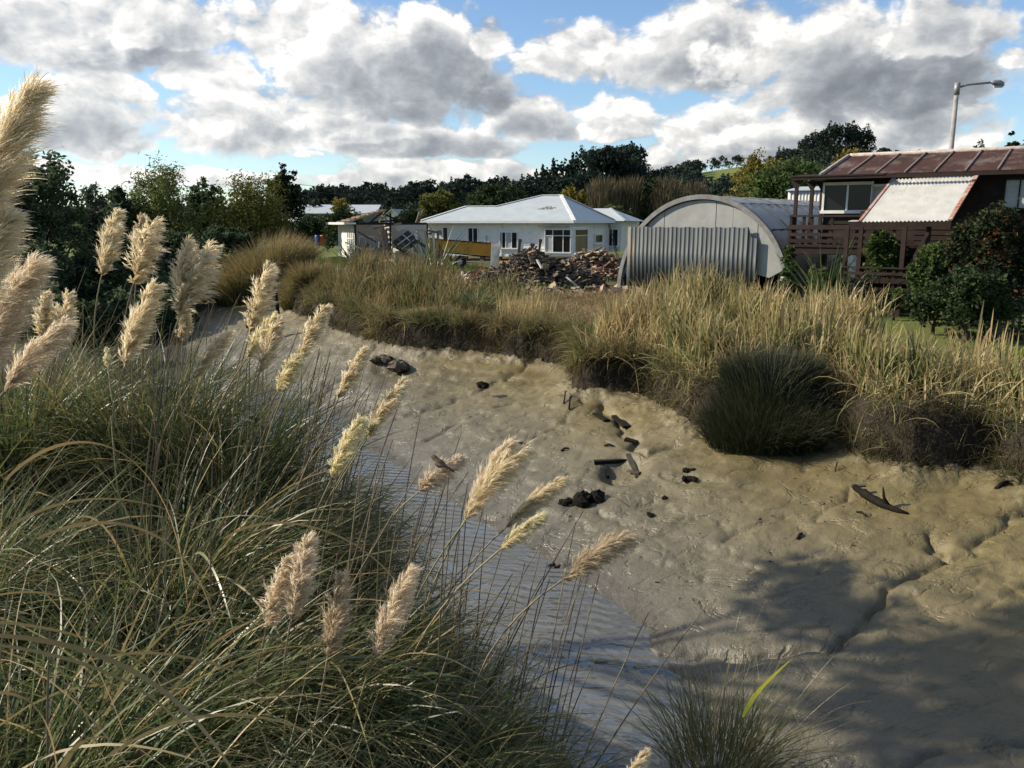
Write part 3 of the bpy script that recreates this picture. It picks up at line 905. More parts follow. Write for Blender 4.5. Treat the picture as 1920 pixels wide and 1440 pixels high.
def px_leaf(parent, pts, dep, wpx_, seed):
    org = np.array(parent.location); rng = np.random.RandomState(seed)
    c = [atT(u, v, d) for (u, v), d in zip(pts, dep)]
    s = np.linspace(0, 1, 22)[:, None]
    P = ((1 - s) ** 3 * c[0] + 3 * s * (1 - s) ** 2 * c[1] + 3 * s ** 2 * (1 - s) * c[2] + s ** 3 * c[3])[None]
    T = np.gradient(P[0], axis=0); T /= np.linalg.norm(T, axis=1)[:, None]
    S = np.cross(T, np.array([.2, .9, .5]) + rng.randn(3) * .3); S /= np.linalg.norm(S, axis=1)[:, None]
    W = (wpx_ / FPX * np.mean(dep)) * np.minimum(1, .6 + s[:, 0] * 2) * (1 - s[:, 0]) ** .45
    V, F = ribbons(P, np.maximum(W, .001)[None], S[None])
    obj_np('broad_dry_leaf', V, F, M_ARCH, parent, org, {'rnd': np.full(len(V), .55 + .45 * rng.rand()), 't': np.zeros(len(V))})


CORNER = [o for o in COL.objects if o.get('label', '').startswith('lowest pampas clump in the bottom left')][0]
for k, (pts, dep, w_) in enumerate([
    ([(-40, 1190), (170, 1195), (330, 1260), (445, 1460)], (2.6, 2.5, 2.5, 2.5), 15), ([(-40, 1205), (190, 1230), (340, 1300), (400, 1460)], (2.5, 2.4, 2.4, 2.4), 12),
    ([(-30, 1165), (90, 1170), (230, 1200), (330, 1290)], (2.8, 2.8, 2.8, 2.9), 10), ([(-20, 1300), (60, 1290), (100, 1340), (108, 1460)], (2.3, 2.3, 2.3, 2.3), 14),
    ([(60, 1370), (220, 1340), (360, 1360), (560, 1460)], (2.7, 2.7, 2.7, 2.7), 9), ([(-20, 1120), (120, 1080), (260, 1160), (320, 1330)], (3.0, 3.0, 3.0, 3.0), 8),
    ([(10, 900), (130, 770), (330, 800), (352, 1140)], (3.6, 3.6, 3.6, 3.6), 8), ([(70, 1010), (210, 940), (370, 990), (402, 1175)], (3.4, 3.4, 3.4, 3.4), 8), ([(-10, 1010), (90, 920), (260, 900), (420, 1010)], (3.8, 3.8, 3.8, 3.8), 7),
    ([(160, 1240), (330, 1190), (520, 1260), (640, 1420)], (3.1, 3.1, 3.1, 3.1), 8), ([(330, 1180), (470, 1120), (620, 1190), (700, 1330)], (3.6, 3.6, 3.6, 3.6), 7), ([(420, 1010), (520, 940), (700, 1000), (760, 1120)], (4.2, 4.2, 4.2, 4.2), 6),
    ([(200, 1420), (380, 1290), (560, 1330), (700, 1450)], (2.8, 2.8, 2.8, 2.8), 9), ([(-30, 1060), (60, 1040), (180, 1200), (240, 1400)], (2.8, 2.8, 2.8, 2.8), 10)]):
    px_leaf(CORNER, pts, dep, w_, 900 + k)
pampas('low green pampas clump at the bottom of the slope under the tan plumes', -.75, 3.4, 1900, (.8, 1.5), seed=26, dry=8)
pampas('pampas clump spilling down the slope towards the water', .1, 4.2, 1900, (.7, 1.4), seed=27, dry=4, windy=.3)
pampas('smaller pampas clump low by the water edge beside the sedge tuft', .62, 4.9, 1500, (.6, 1.2), seed=28, dry=2, windy=.3)
pampas('pampas clump at the far left behind the pinkish plumes', -3.9, 5.2, 1900, (1.0, 1.9), bendr=(.4, 2.0), seed=29, stalks=5, dry=5)
pampas('dark shaded pampas clump behind the yellow plume', -2.1, 6.5, 2000, (.8, 1.5), bendr=(.5, 2.1), seed=30, stalks=5, straw=.05)


def grass_stuff(name, pts, n_each, L, lean, bendr, wid, mat, seed, kind='stuff', label=None, cat=None, K=6, spread=.1, windy=.15, wpow=.7, rs=(0, 1), zoff=0.0, wbase=.5, zvals=None, hvar=0.0):
    """Blades rooted at many points (x, y) on the terrain: one mass."""
    rng = np.random.RandomState(seed)
    pts = np.asarray(pts, float)
    N = len(pts) * n_each
    q = np.repeat(pts, n_each, 0) + rng.randn(N, 2) * spread
    z = terrain(q[:, 0], q[:, 1], False)[0] if zvals is None else zvals
    base = np.concatenate([q, (z + zoff)[:, None]], 1)
    a = rng.rand(N) * 2 * np.pi
    az = np.arctan2(np.sin(a), np.cos(a) + windy)
    V, F, t = blades(base, az, np.abs(rng.randn(N)) * lean, bendr[0] + (bendr[1] - bendr[0]) * rng.rand(N) ** 1.5, (L[0] + (L[1] - L[0]) * rng.rand(N)) * np.repeat(np.clip(1 + hvar * fbm(pts[:, 0] * .9, pts[:, 1] * .9, 3, seed + 3) * 2, .35, 1.6), n_each), K, wid * (.6 + .8 * rng.rand(N)), rng, wpow=wpow, wbase=wbase)
    patch = np.repeat(fbm(pts[:, 0] * .8, pts[:, 1] * .8, 3, seed), n_each)
    rnd = np.clip(rs[0] + (rs[1] - rs[0]) * (.45 + 1.0 * patch + .24 * rng.randn(N)), 0, 1)
    o = obj_np(name, V, F, mat, None, np.array([pts[:, 0].mean(), pts[:, 1].mean(), float(z.mean())]), {'rnd': per(rnd, 2 * K), 't': t})
    return tag(o, label, cat, kind=kind)


def scatter_poly(poly, n, seed):
    rng = np.random.RandomState(seed)
    P = np.array(poly, float); lo, hi = P.min(0), P.max(0)
    out = []
    while sum(map(len, out)) < n:
        q = lo + (hi - lo) * rng.rand(n * 2, 2)
        out.append(q[inpoly(q[:, 0], q[:, 1], P)])
    return np.concatenate(out)[:n]


def clumpy(p, keep, seed, scale=1.1):
    f = fbm(p[:, 0] * scale, p[:, 1] * scale, 3, seed) + .5 * fbm(p[:, 0] * scale * .4, p[:, 1] * scale * .4, 2, seed + 5)
    return p[f > np.quantile(f, 1 - keep)]


def gpx(u, v, z=-.5): return tuple(atZ(u, v, z)[:2])


# undergrowth that closes the near slope between the clumps
us = scatter_poly([(-5.5, 8.9), (-2.2, 9.6), (.3, 7.4), (1.3, 5.2), (1.2, 2.6), (-2.6, 2.2), (-5.2, 4.2)], 1800, 41)
grass_stuff('bank_undergrowth', us, 4, (.35, .95), .45, (.6, 2.0), .009, M_PAMPAS, 42, label='tangle of dark green grass between the pampas clumps', cat='grass', rs=(.0, .75), spread=.12)

# sedge tuft in the bottom foreground
def tuft(name, label, cat, x, y, n, L, mat, seed, lean=.35, bendr=(.3, 1.5), wid=.006, spread=.3, straw=None, rs=(0, 1), group=None, K=8, windy=.1):
    rng = np.random.RandomState(seed)
    z = gz(x, y); org = np.array([x, y, z])
    a = rng.rand(n) * 2 * np.pi; r = spread * np.sqrt(rng.rand(n))
    base = org + np.stack([r * np.cos(a), r * np.sin(a), np.full(n, -.05)], -1)
    az = np.arctan2(np.sin(a) + rng.randn(n) * .4, np.cos(a) + windy + rng.randn(n) * .4)
    V, F, t = blades(base, az, np.abs(rng.randn(n)) * lean + r / spread * .25, bendr[0] + (bendr[1] - bendr[0]) * rng.rand(n) ** 1.3, L[0] + (L[1] - L[0]) * rng.rand(n), K, wid * (.6 + .8 * rng.rand(n)), rng)
    rnd = rs[0] + (rs[1] - rs[0]) * rng.rand(n)
    root = empty(name, org, 0, label, cat, group)
    obj_np('leaves', V, F, mat, root, org, {'rnd': per(rnd, 2 * K), 't': t})
    return root, org, rng


sed, so_, rg = tuft('sedge_tuft', 'sparse sedge tuft with one bright yellow blade in the bottom foreground', 'sedge', 1.88, 6.75, 620, (.5, 1.3), M_PAMPAS, 51, lean=.30, spread=.42, rs=(.4, 1.0), wid=.0105)
M_YB = leafmat('yellow_blade', [(.62, .60, .05), (.80, .76, .10)], .5, .5, .3)
c_ = [atT(u, v, d) for u, v, d in ((1393, 1345, 7.0), (1408, 1305, 6.95), (1440, 1275, 6.9), (1484, 1236, 6.85))]
q_ = np.linspace(0, 1, 14)[:, None]
P_ = ((1 - q_) ** 3 * c_[0] + 3 * q_ * (1 - q_) ** 2 * c_[1] + 3 * q_ ** 2 * (1 - q_) * c_[2] + q_ ** 3 * c_[3])[None]
T_ = np.gradient(P_[0], axis=0); S_ = np.cross(T_, (.1, .9, .3)); S_ /= np.linalg.norm(S_, axis=1)[:, None]
V, F = ribbons(P_, (.052 * np.minimum(1, .35 + q_[:, 0] * 3) * (1 - q_[:, 0]) ** .6 + .002)[None], S_[None])
obj_np('yellow_blade', V, F, M_YB, sed, so_, {'rnd': np.full(len(V), .6), 't': np.zeros(len(V))})
n = 90
base = so_ + np.stack([rg.randn(n) * .3, rg.randn(n) * .3, np.zeros(n)], -1)
V, F, t = blades(base, rg.rand(n) * 6.28, np.abs(rg.randn(n)) * .22, .2 + 1.4 * rg.rand(n) ** 2, .8 + .75 * rg.rand(n), 9, .005 + .003 * rg.rand(n), rg)
obj_np('dry_leaves', V, F, M_ARCH, sed, so_, {'rnd': per(rg.rand(n), 18), 't': t})
pampas('plume tip poking in at the bottom edge below the sedge tuft', .62, 3.3, 420, (.4, .8), seed=31, plumes=[((1172, 1462), (1214, 1408), 3.9, 17, 'cream', .05)], spread=.2)

# ------------------------------------------------------------------ far bank: reed beds
def strip(pxs, d0, d1, n, seed, z=-1.5):
    """Random points behind the bank line given by px, from d0 to d1 metres beyond it."""
    rng = np.random.RandomState(seed)
    P = np.array([atZ(u, v, z)[:2] for u, v in pxs])
    L = np.r_[0, np.cumsum(np.hypot(*np.diff(P, axis=0).T))]
    s = rng.rand(n) * L[-1]
    x = np.interp(s, L, P[:, 0]); y = np.interp(s, L, P[:, 1])
    d = d0 + (d1 - d0) * rng.rand(n)
    nx, ny = (np.array([.45, .89]))
    return np.stack([x + nx * d, y + ny * d], 1)


GB = [(1920, 880), (1840, 850), (1700, 852), (1600, 830), (1560, 805), (1440, 800), (1310, 785), (1250, 755), (1190, 735), (1085, 728)]
p1 = strip(GB, .45, 5.6, 2100, 61)
p1 = p1[~((p1[:, 0] > 8.6) & (p1[:, 1] > 16.3 + (p1[:, 0] - 8.6) * .2) & (np.random.RandomState(5).rand(len(p1)) < .95))]
p1 = clumpy(p1, .74, 7)
grass_stuff('golden_reed_bed', p1, 5, (.6, 1.45), .09, (.02, 1.2), .046, M_REED, 62, label='bed of tall golden green reeds along the far bank edge', cat='reeds', spread=.13, windy=.2, wpow=.35, wbase=.8, hvar=.4)
grass_stuff('tall_reeds', clumpy(p1, .25, 17, 1.4), 3, (.9, 1.6), .07, (.0, .8), .058, M_REED, 79, label='tallest broad reed blades standing above the golden green bed', cat='reeds', spread=.12, windy=.2, wpow=.3, wbase=.8, rs=(.05, .95))
def off_rush(p, k=1.0): return p[((p[:, 0] - 5.3) / (1.65 * k)) ** 2 + ((p[:, 1] - 16.9) / (1.5 * k)) ** 2 > 1]


p1b = off_rush(strip(GB, -.05, 2.2, 900, 63))
grass_stuff('broken_reeds', p1b, 5, (.5, 1.3), .7, (.2, 1.6), .028, M_REED, 64, label='bent and broken straw coloured reeds at the foot of the golden bed', cat='reeds', spread=.15, rs=(.5, 1.0), wpow=.4, wbase=.8)
MB_ = [(900, 655), (760, 645), (700, 630), (620, 605), (590, 595)]
p2 = strip(MB_, .4, 5.5, 1300, 65)
p2 = clumpy(p2, .78, 9, .7)
grass_stuff('brown_reed_bed', p2, 7, (.6, 1.45), .15, (.05, 1.5), .036, M_REEDD, 66, label='brownish green reed bed in front of the wrecked cottage', cat='reeds', spread=.2, windy=.3, wpow=.4, hvar=.5)
p3 = strip([(990, 672), (945, 664), (905, 660)], .6, 2.4, 45, 67)
grass_stuff('thin_reeds', p3, 6, (.6, 1.2), .10, (.05, .7), .022, M_REED, 68, label='thin stand of straw reeds in front of the debris heap', cat='reeds', spread=.18, wpow=.35, rs=(.3, 1))
p4 = strip([(1080, 690), (1000, 678), (900, 663)], .3, 8.5, 1500, 69)
grass_stuff('flattened_dead_grass', p4, 5, (.12, .42), 1.2, (.4, 1.6), .016, M_DEAD, 70, label='flattened dead grass on the bank between the reed beds', cat='dead grass', spread=.25)
p4b = strip([(1080, 690), (1000, 678), (900, 663), (760, 650)], .0, .8, 700, 71)
grass_stuff('drooping_bank_grass', p4b, 6, (.35, .8), .8, (.6, 2.0), .016, M_REEDD, 72, label='grass drooping over the undercut bank below the dead grass', cat='grass', spread=.15)
# roots and short growth that hang over the cut bank
RB = BPX[:-3]
rb = strip(RB, -.12, .55, 5600, 73)
rb = off_rush(rb, .95)
zb = terrain(rb[:, 0], rb[:, 1], False)[0]
rr_ = np.random.RandomState(74)
zz = np.repeat(zb, 5) + rr_.rand(len(rb) * 5) * .1
grass_stuff('bank_roots', rb, 5, (.2, .6), 1.0, (.8, 2.2), .013, M_ROOT, 75, label='dark roots and dead stems hanging over the cut bank', cat='roots', spread=.07, zvals=zz)


sk = off_rush(clumpy(strip(RB, -.15, .45, 2600, 76), .7, 11, .9), 1.1)
sk = sk[(sk[:, 0] < 3.2) | (np.random.RandomState(6).rand(len(sk)) < .22)]
zs = np.repeat(terrain(sk[:, 0] + .2, sk[:, 1] + .45, False)[0], 4)
grass_stuff('overhanging_grass', sk, 4, (.45, 1.15), .85, (.7, 2.1), .022, M_REEDD, 77, label='long leaves drooping over the dark cut bank', cat='grass', spread=.08, zvals=zs, rs=(.1, .9), windy=-.5)


def mound(name, label, uc, vtop, vbase, wpx, Y, n, mat, seed, L=(.8, 1.4), wid=.02, group=None, rs=(0, 1), cat='sedge', lean=.3, bendr=(.3, 1.5)):
    x = atY(uc, vbase, Y)[0]; rad_ = wpx / 2 / FPX * Y
    rng = np.random.RandomState(seed)
    org = np.array([x, Y, gz(x, Y)])
    topz = atY(uc, vtop, Y)[2]
    H = topz - org[2]
    a = rng.rand(n) * 2 * np.pi; r = rad_ * np.sqrt(rng.rand(n)) * .85
    px_, py_ = x + r * np.cos(a), Y + r * np.sin(a) * .8
    z = terrain(px_, py_, False)[0]
    base = np.stack([px_, py_, z - .05], -1)
    q = r / rad_
    Ln = (H * (1.06 - .45 * q ** 2) * (.75 + .3 * rng.rand(n)))
    V, F, t = blades(base, a + rng.randn(n) * .6, np.abs(rng.randn(n)) * lean * .5 + q * lean, bendr[0] + (bendr[1] - bendr[0]) * rng.rand(n) ** 1.5, Ln, 7, wid * (.6 + .8 * rng.rand(n)), rng)
    rnd = np.clip(rs[0] + (rs[1] - rs[0]) * rng.rand(n), 0, 1)
    o = obj_np(name, V, F, mat, None, org, {'rnd': per(rnd, 14), 't': t})
    return tag(o, label, cat, group)


mound('rush_clump', 'dark green rounded rush clump on the edge of the mud', 1440, 655, 805, 268, 17.2, 9000, M_RUSH, 81, wid=.012, cat='rush', lean=.33, bendr=(.1, 1.5))
mound('sedge_mound', 'large rounded tawny sedge mound below the willows', 490, 448, 540, 190, 52, 5200, M_REEDD, 82, wid=.045, rs=(.25, 1), group='tawny sedge mounds')
mound('sedge_mound', 'tawny sedge mound nearer the post, in front of the large one', 580, 480, 590, 105, 43, 3600, M_REEDD, 83, wid=.038, rs=(.1, .8), group='tawny sedge mounds')
mound('sedge_mound', 'small pale sedge mound at the left end of the row', 432, 470, 535, 70, 55, 2200, M_REEDD, 84, wid=.045, rs=(.35, 1), group='tawny sedge mounds')
mound('sedge_mound', 'low sedge mound by the corner of the wrecked cottage', 640, 500, 590, 90, 40, 2400, M_REEDD, 85, wid=.034, rs=(.0, .8), group='tawny sedge mounds')
pampas('distant green pampas clump with a single pale plume on the cut bank', *(atZ(876, 655, -1.5)[:2] + (.3, 1.3)), 1500, (.8, 1.5), spread=.5, seed=86, wid=.02, plumes=[((880, 612), (874, 572), 31.0, 8, 'cream', .05)], group='pampas grass clumps on the far bank')

# ------------------------------------------------------------------ flax
def flax(label, u, v, Y, n, L, seed, cat='flax', group='flax plants'):
    x = atY(u, v, Y)[0]; org = np.array([x, Y, gz(x, Y)])
    rng = np.random.RandomState(seed)
    a = rng.rand(n) * 2 * np.pi
    base = org + np.stack([np.cos(a) * .22, np.sin(a) * .22, np.zeros(n)], -1) * rng.rand(n)[:, None]
    V, F, t = blades(base, a, .08 + .75 * rng.rand(n), .1 + 1.1 * rng.rand(n) ** 2, L * (.6 + .5 * rng.rand(n)), 8, .06 * (.7 + .6 * rng.rand(n)), rng, wpow=.5, curl=.05, wbase=.7)
    o = obj_np('flax_plant', V, F, M_FLAX, None, org, {'rnd': per(rng.rand(n), 16), 't': t})
    return tag(o, label, cat, group)


flax('spiky green flax in front of the broken cottage wall', 815, 545, 44, 110, 3.0, 91)
flax('low flax at the left corner of the broken cottage', 665, 500, 55, 70, 2.2, 92)
flax('tall flax under the raised deck beside the hut', 1545, 580, 29.5, 60, 2.7, 93)
flax('smaller flax just left of the lower deck rail', 1578, 580, 28.8, 36, 1.9, 94)
flax('flax inside the lower deck behind its rail', 1660, 500, 30.8, 40, 2.3, 95)

# lawn at the right
lp = scatter_poly([gpx(1800, 625, -.3), gpx(2020, 625, -.3), gpx(2020, 690, -.3), gpx(1830, 680, -.3)], 1800, 96)
grass_stuff('lawn_grass', lp, 5, (.05, .16), .5, (.2, 1.2), .012, M_LAWN, 97, label='short bright green lawn at the right edge', cat='grass', K=4, spread=.1)
yp = np.concatenate([strip(MB_ + [(540, 575)], 4, 17, 1500, 98), strip([(480, 550), (420, 545)], 3, 14, 700, 99)])
grass_stuff('field_grass', yp, 4, (.15, .5), .4, (.2, 1.2), .03, M_LAWN, 100, label='rough green grass round the wrecked cottage', cat='grass', K=4, spread=.4)


# ------------------------------------------------------------------ trees
def crown_geo(lobes, n, size, rng, clump=26, tight=.16, aspect=.55, shell=.55, droop=0.0):
    lobes = np.array(lobes, float)
    w_ = (lobes[:, 3] * lobes[:, 4] * lobes[:, 5]) ** .66; w_ /= w_.sum()
    M = max(6, n // clump)
    li = rng.choice(len(lobes), M, p=w_)
    d = rng.randn(M, 3); d /= np.linalg.norm(d, axis=1)[:, None]
    d[:, 2] = np.where(d[:, 2] < -.5, -d[:, 2], d[:, 2])
    rr = shell + (1 - shell) * rng.rand(M) ** .6
    rr *= 1 + .18 * rng.randn(M) * .8
    C = lobes[li, :3] + d * rr[:, None] * lobes[li, 3:6]
    ci = rng.randint(0, M, n)
    sg = lobes[li[ci], 3:6].mean(1) * tight
    Q = C[ci] + rng.randn(n, 3) * sg[:, None]
    if droop: Q[:, 2] -= np.abs(rng.randn(n)) * droop
    V, F = leaves(Q, size, rng, aspect, .2, droop * 1.2)
    rnd = np.clip(.5 + .2 * rng.randn(M)[ci] + .22 * rng.randn(n), 0, 1)
    return V, F, per(rnd, 4), C, li


def auto_lobes(H, Wd, kind, rng):
    lb = []
    if kind == 'pine':
        k = 9
        for i in range(k):
            f = i / (k - 1)
            z = H * (.14 + .80 * f); r = Wd * .5 * (1 - f) ** .8 * rng.uniform(.75, 1.1) + Wd * .05
            for j in range(3):
                a = rng.rand() * 6.28
                lb.append((math.cos(a) * r * .45, math.sin(a) * r * .45, z + rng.uniform(-.03, .03) * H, r * .68, r * .68, H * .075))
    elif kind == 'tier':
        for i in range(6):
            f = i / 5
            z = H * (.45 + .52 * f); r = Wd * .5 * (1 - .7 * f)
            for j in range(3):
                a = rng.rand() * 6.28
                lb.append((math.cos(a) * r * .6, math.sin(a) * r * .6, z + rng.uniform(-.02, .02) * H, r * .5, r * .5, H * .022))
    elif kind == 'column':
        for i in range(5):
            f = i / 4
            lb.append((rng.uniform(-.1, .1) * Wd, 0, H * (.15 + .72 * f), Wd * .5 * (1 - .45 * f), Wd * .5 * (1 - .45 * f), H * .16))
    elif kind == 'dome':
        for i in range(11):
            a = rng.rand() * 6.28; r = Wd * .36 * math.sqrt(rng.rand())
            top = H * (1 - .32 * (r / (Wd * .5)) ** 2)
            rz = H * rng.uniform(.16, .26)
            lb.append((math.cos(a) * r, math.sin(a) * r, top - rz, Wd * rng.uniform(.16, .26), Wd * rng.uniform(.16, .26), rz))
        lb.append((0, 0, H * .42, Wd * .40, Wd * .40, H * .34))
    else:  # broad
        lb.append((0, 0, H * .48, Wd * .36, Wd * .36, H * .40))
        for i in range(10):
            a = rng.rand() * 6.28; f = rng.rand()
            z = H * (.16 + .64 * f); r = Wd * .34 * math.sqrt(max(.05, 1 - ((z / H - .5) / .55) ** 2)) * rng.uniform(.7, 1.1)
            s = rng.uniform(.13, .22)
            lb.append((math.cos(a) * r, math.sin(a) * r, z, Wd * s, Wd * s, H * s * .95))
        lb.append((rng.uniform(-.08, .08) * Wd, 0, H * .80, Wd * .2, Wd * .2, H * .18))
    return lb


def trunk_mb(H, Wd, lobes, rng, r0, base_z=-.3):
    mb = MB()
    top = max(l[2] for l in lobes)
    k = 6
    pts = [(rng.uniform(-.02, .02) * Wd * i, rng.uniform(-.02, .02) * Wd * i, base_z + (top * .9 - base_z) * i / (k - 1)) for i in range(k)]
    mb.tube(pts, [r0 * (1 - .8 * i / (k - 1)) for i in range(k)], 7)
    for l in lobes[:9]:
        z0 = max(.15 * H, l[2] * .55)
        f = min(.95, (z0 - base_z) / (top * .9 - base_z)); i = f * (k - 1); a = pts[int(i)]
        mid = ((a[0] + l[0]) / 2, (a[1] + l[1]) / 2, (z0 + l[2]) / 2 - .04 * H)
        mb.tube([(a[0], a[1], z0), mid, (l[0], l[1], l[2])], [r0 * .45, r0 * .3, r0 * .12], 5)
    return mb


def tree(label, uc, vtop, wpx, Y, kind, fol, seed, n=5000, leaf=.3, group=None, name='tree', cat='tree', clump=26, tight=.16, droop=0.0, aspect=.55, lob=None, x=None, H=None, Wd=None, shell=.55):
    rng = np.random.RandomState(seed)
    if x is None: x = atY(uc, 420, Y)[0]
    g = gz(x, Y)
    H = H or atY(uc, vtop, Y)[2] - g
    Wd = Wd or wpx / FPX * Y
    lobes = lob(H, Wd) if lob else auto_lobes(H, Wd, kind, rng)
    V, F, rnd, C, li = crown_geo(lobes, n, leaf, rng, clump, tight, aspect, shell, droop)
    root = empty(name, (x, Y, g), 0, label, cat, group)
    link('crown', mesh_np('crown', V, F, {'rnd': rnd, 't': np.zeros(len(V))}), FOL[fol], root)
    trunk_mb(H, Wd, lobes, rng, max(.08, .022 * H)).build('trunk', M_BARK, root)
    return root


GT = 'trees on the left bank'
tree('tall dark evergreen tree at the far left behind the plumes', 75, 282, 170, 48, 'broad', 'darkl', 101, 9000, .30, GT, clump=34)
tree('lower dark evergreen tree at the left frame edge', -30, 300, 150, 46, 'broad', 'darkl', 102, 6000, .30, GT)
tree('pale grey green tree between the dark trees at left', 178, 338, 80, 62, 'broad', 'grey', 103, 5000, .28, GT, tight=.2)
tree('narrow black green tree left of the tall willow', 228, 346, 60, 58, 'broad', 'darkl', 104, 4500, .28, GT)
tree('tall open willow with light showing through its crown', 312, 290, 135, 60, 'broad', 'willow', 105, 8500, .30, GT, name='willow_tree', droop=.45, tight=.20, aspect=.28, shell=.5, clump=22)
tree('dark tree filling the gap between the two willows', 386, 340, 80, 66, 'broad', 'darkl', 106, 5000, .30, GT)
tree('round yellow green willow right of the tall open one', 470, 322, 150, 60, 'broad', 'olive', 107, 9000, .28, GT, name='willow_tree', droop=.35, tight=.18, aspect=.3)
tree('dark ragged conifer rising behind the round willow', 535, 318, 75, 66, 'dome', 'pine', 108, 4800, .30, GT, name='conifer_tree', tight=.13)
tree('dark low tree under the tall open willow', 330, 430, 120, 54, 'dome', 'darkl', 109, 5000, .26, GT)
tree('dark low tree at the waterside beneath the round willow', 410, 425, 110, 57, 'dome', 'darkl', 110, 4500, .26, GT)
for i, (u, vt, wp, Y, lb_) in enumerate([(40, 455, 150, 43, 'leftmost dark shrub on the shaded river bank'), (150, 470, 130, 46, 'second dark shrub from the left on the shaded river bank'), (235, 450, 110, 50, 'dark shrub at the bend of the shaded river bank'), (300, 475, 90, 52, 'grey green shrub below the tall open willow'), (385, 480, 70, 58, 'low shrub at the end of the sedge mounds'), (-40, 470, 140, 36, 'dark shrub on the bank at the left frame edge')]):
    tree(lb_, u, vt, wp, Y, 'dome', 'grey' if i == 3 else 'darkl', 120 + i, 3600, .24, 'shrubs along the shaded left bank', name='bank_shrub', cat='shrub')
# behind the cottage and the house
GH = 'trees behind the houses'
tree('dark bushy tree left of the broken cottage', 585, 402, 75, 74, 'dome', 'dark', 131, 4500, .28, GH)
tree('dark leafy tree touching the broken cottage roof', 640, 392, 75, 70, 'dome', 'dark', 132, 4500, .28, GH)
tree('small yellowish tree above the dark leafy trees', 645, 368, 45, 100, 'broad', 'yellow', 133, 2600, .36, GH)
tree('dark tree between the cottage and the white house', 768, 392, 70, 80, 'dome', 'dark', 134, 4500, .30, GH)
tree('olive round tree above the left end of the white house roof', 822, 354, 90, 88, 'broad', 'olive', 135, 5000, .34, GH)
tree('dark broad tree behind the white house roof', 938, 343, 120, 96, 'dome', 'dark', 136, 5500, .38, GH)
tree('autumn bush tree left of the bare poplars', 1070, 348, 75, 110, 'broad', 'yellow', 137, 3600, .40, GH)
tree('large half yellow half green tree beside the brown house', 1410, 284, 110, 75, 'broad', 'yellow', 138, 6500, .32, GH)
tree('broad glossy green tree in front of the half yellow one', 1478, 300, 150, 68, 'dome', 'mid', 139, 9500, .30, GH)
tree('golden feathery tree behind the rusty roof', 1592, 270, 110, 80, 'broad', 'yellow', 140, 6500, .32, GH, droop=.2)
tree('green bush at the right end of the white house', 1150, 384, 70, 92, 'dome', 'mid', 141, 3000, .34, GH)
for i, (u, vt, wp, Y, kd, lb_) in enumerate([(1700, 276, 90, 130, 'dome', 'dark round tree left of the lamp post behind the rusty roof'), (1760, 270, 70, 125, 'broad', 'dark tree just behind the lamp post'), (1838, 268, 90, 128, 'dome', 'dark flat topped tree right of the lamp post'), (1912, 262, 70, 125, 'broad', 'dark tree at the right frame edge above the rusty roof')]):
    tree(lb_, u, vt, wp, Y, kd, 'dark', 150 + i, 3000, .5, 'trees behind the rusty roof', tight=.14)
tree('tall tiered pine standing above the rusty roof', 1882, 246, 60, 135, 'tier', 'pine', 156, 1500, .55, None, name='pine_tree', tight=.2)


def bare_tree(label, u, vt, wpx, Y, seed, fol='brown', n=2600, group='bare poplars behind the houses'):
    """Leafless crown of upright twigs on a trunk with steep limbs."""
    rng = np.random.RandomState(seed)
    x = atY(u, 420, Y)[0]; g = gz(x, Y); H = atY(u, vt, Y)[2] - g; Wd = wpx / FPX * Y
    root = empty('poplar_tree', (x, Y, g), 0, label, 'tree', group)
    a = rng.rand(n) * 6.28; r = Wd * .46 * np.sqrt(rng.rand(n)); zf = rng.rand(n) ** .8
    z = H * (.12 + .68 * zf * np.sqrt(np.clip(1.15 - (r / (Wd * .5)) ** 2, .1, 1)))
    base = np.stack([r * np.cos(a), r * np.sin(a), z], -1)
    V, F, t = blades(base, a, .1 + .3 * rng.rand(n), rng.randn(n) * .3, H * (.10 + .12 * rng.rand(n)), 4, .10 + .10 * rng.rand(n), rng)
    link('crown', mesh_np('crown', V, F, {'rnd': per(rng.rand(n), 8), 't': t}), FOL[fol], root)
    mb = MB(); mb.tube([(0, 0, -.4), (0, 0, H * .5), (0, 0, H * .92)], [.35, .22, .04], 6)
    for i in range(9):
        an = rng.rand() * 6.28; z0 = H * rng.uniform(.1, .45); rr = Wd * rng.uniform(.2, .42)
        mb.tube([(0, 0, z0), (math.cos(an) * rr * .6, math.sin(an) * rr * .6, z0 + H * .18), (math.cos(an) * rr, math.sin(an) * rr, z0 + H * .42)], [.14, .1, .03], 5)
    mb.build('trunk', M_BARK, root)


bare_tree('leftmost bare brown poplar behind the white house', 1130, 322, 80, 150, 161)
bare_tree('bare brown poplar just left of the dark column tree', 1182, 322, 70, 152, 162)
bare_tree('bare brown poplar right of the dark column tree', 1246, 320, 85, 150, 163)
bare_tree('rightmost bare brown poplar above the arched hut', 1300, 332, 60, 156, 164)
tree('dark column shaped conifer among the bare poplars', 1212, 334, 30, 148, 'column', 'pine', 165, 1600, .5, None, name='conifer_tree')

# hills: prototypes, then copies of their meshes
def hill_protos(kind, fol, k, seed, n, leaf):
    out = []
    for i in range(k):
        rng = np.random.RandomState(seed + i)
        H, Wd = (20, 11) if kind == 'pine' else ((18, 17) if kind == 'dome' else (12, 12))
        lobes = auto_lobes(H, Wd, kind, rng)
        V, F, rnd, C, li = crown_geo(lobes, n, leaf, rng, 14, .14, .6, .5)
        mb = trunk_mb(H, Wd, lobes[:3], rng, .4, -2.0)
        tv = np.array(mb.v); me = mesh_np('hill_tree', V, F, {'rnd': rnd, 't': np.zeros(len(V))})
        tm = mb.mesh('trunk'); tm.materials.append(M_BARK)
        me.materials.append(FOL[fol])
        out.append((me, tm))
    return out


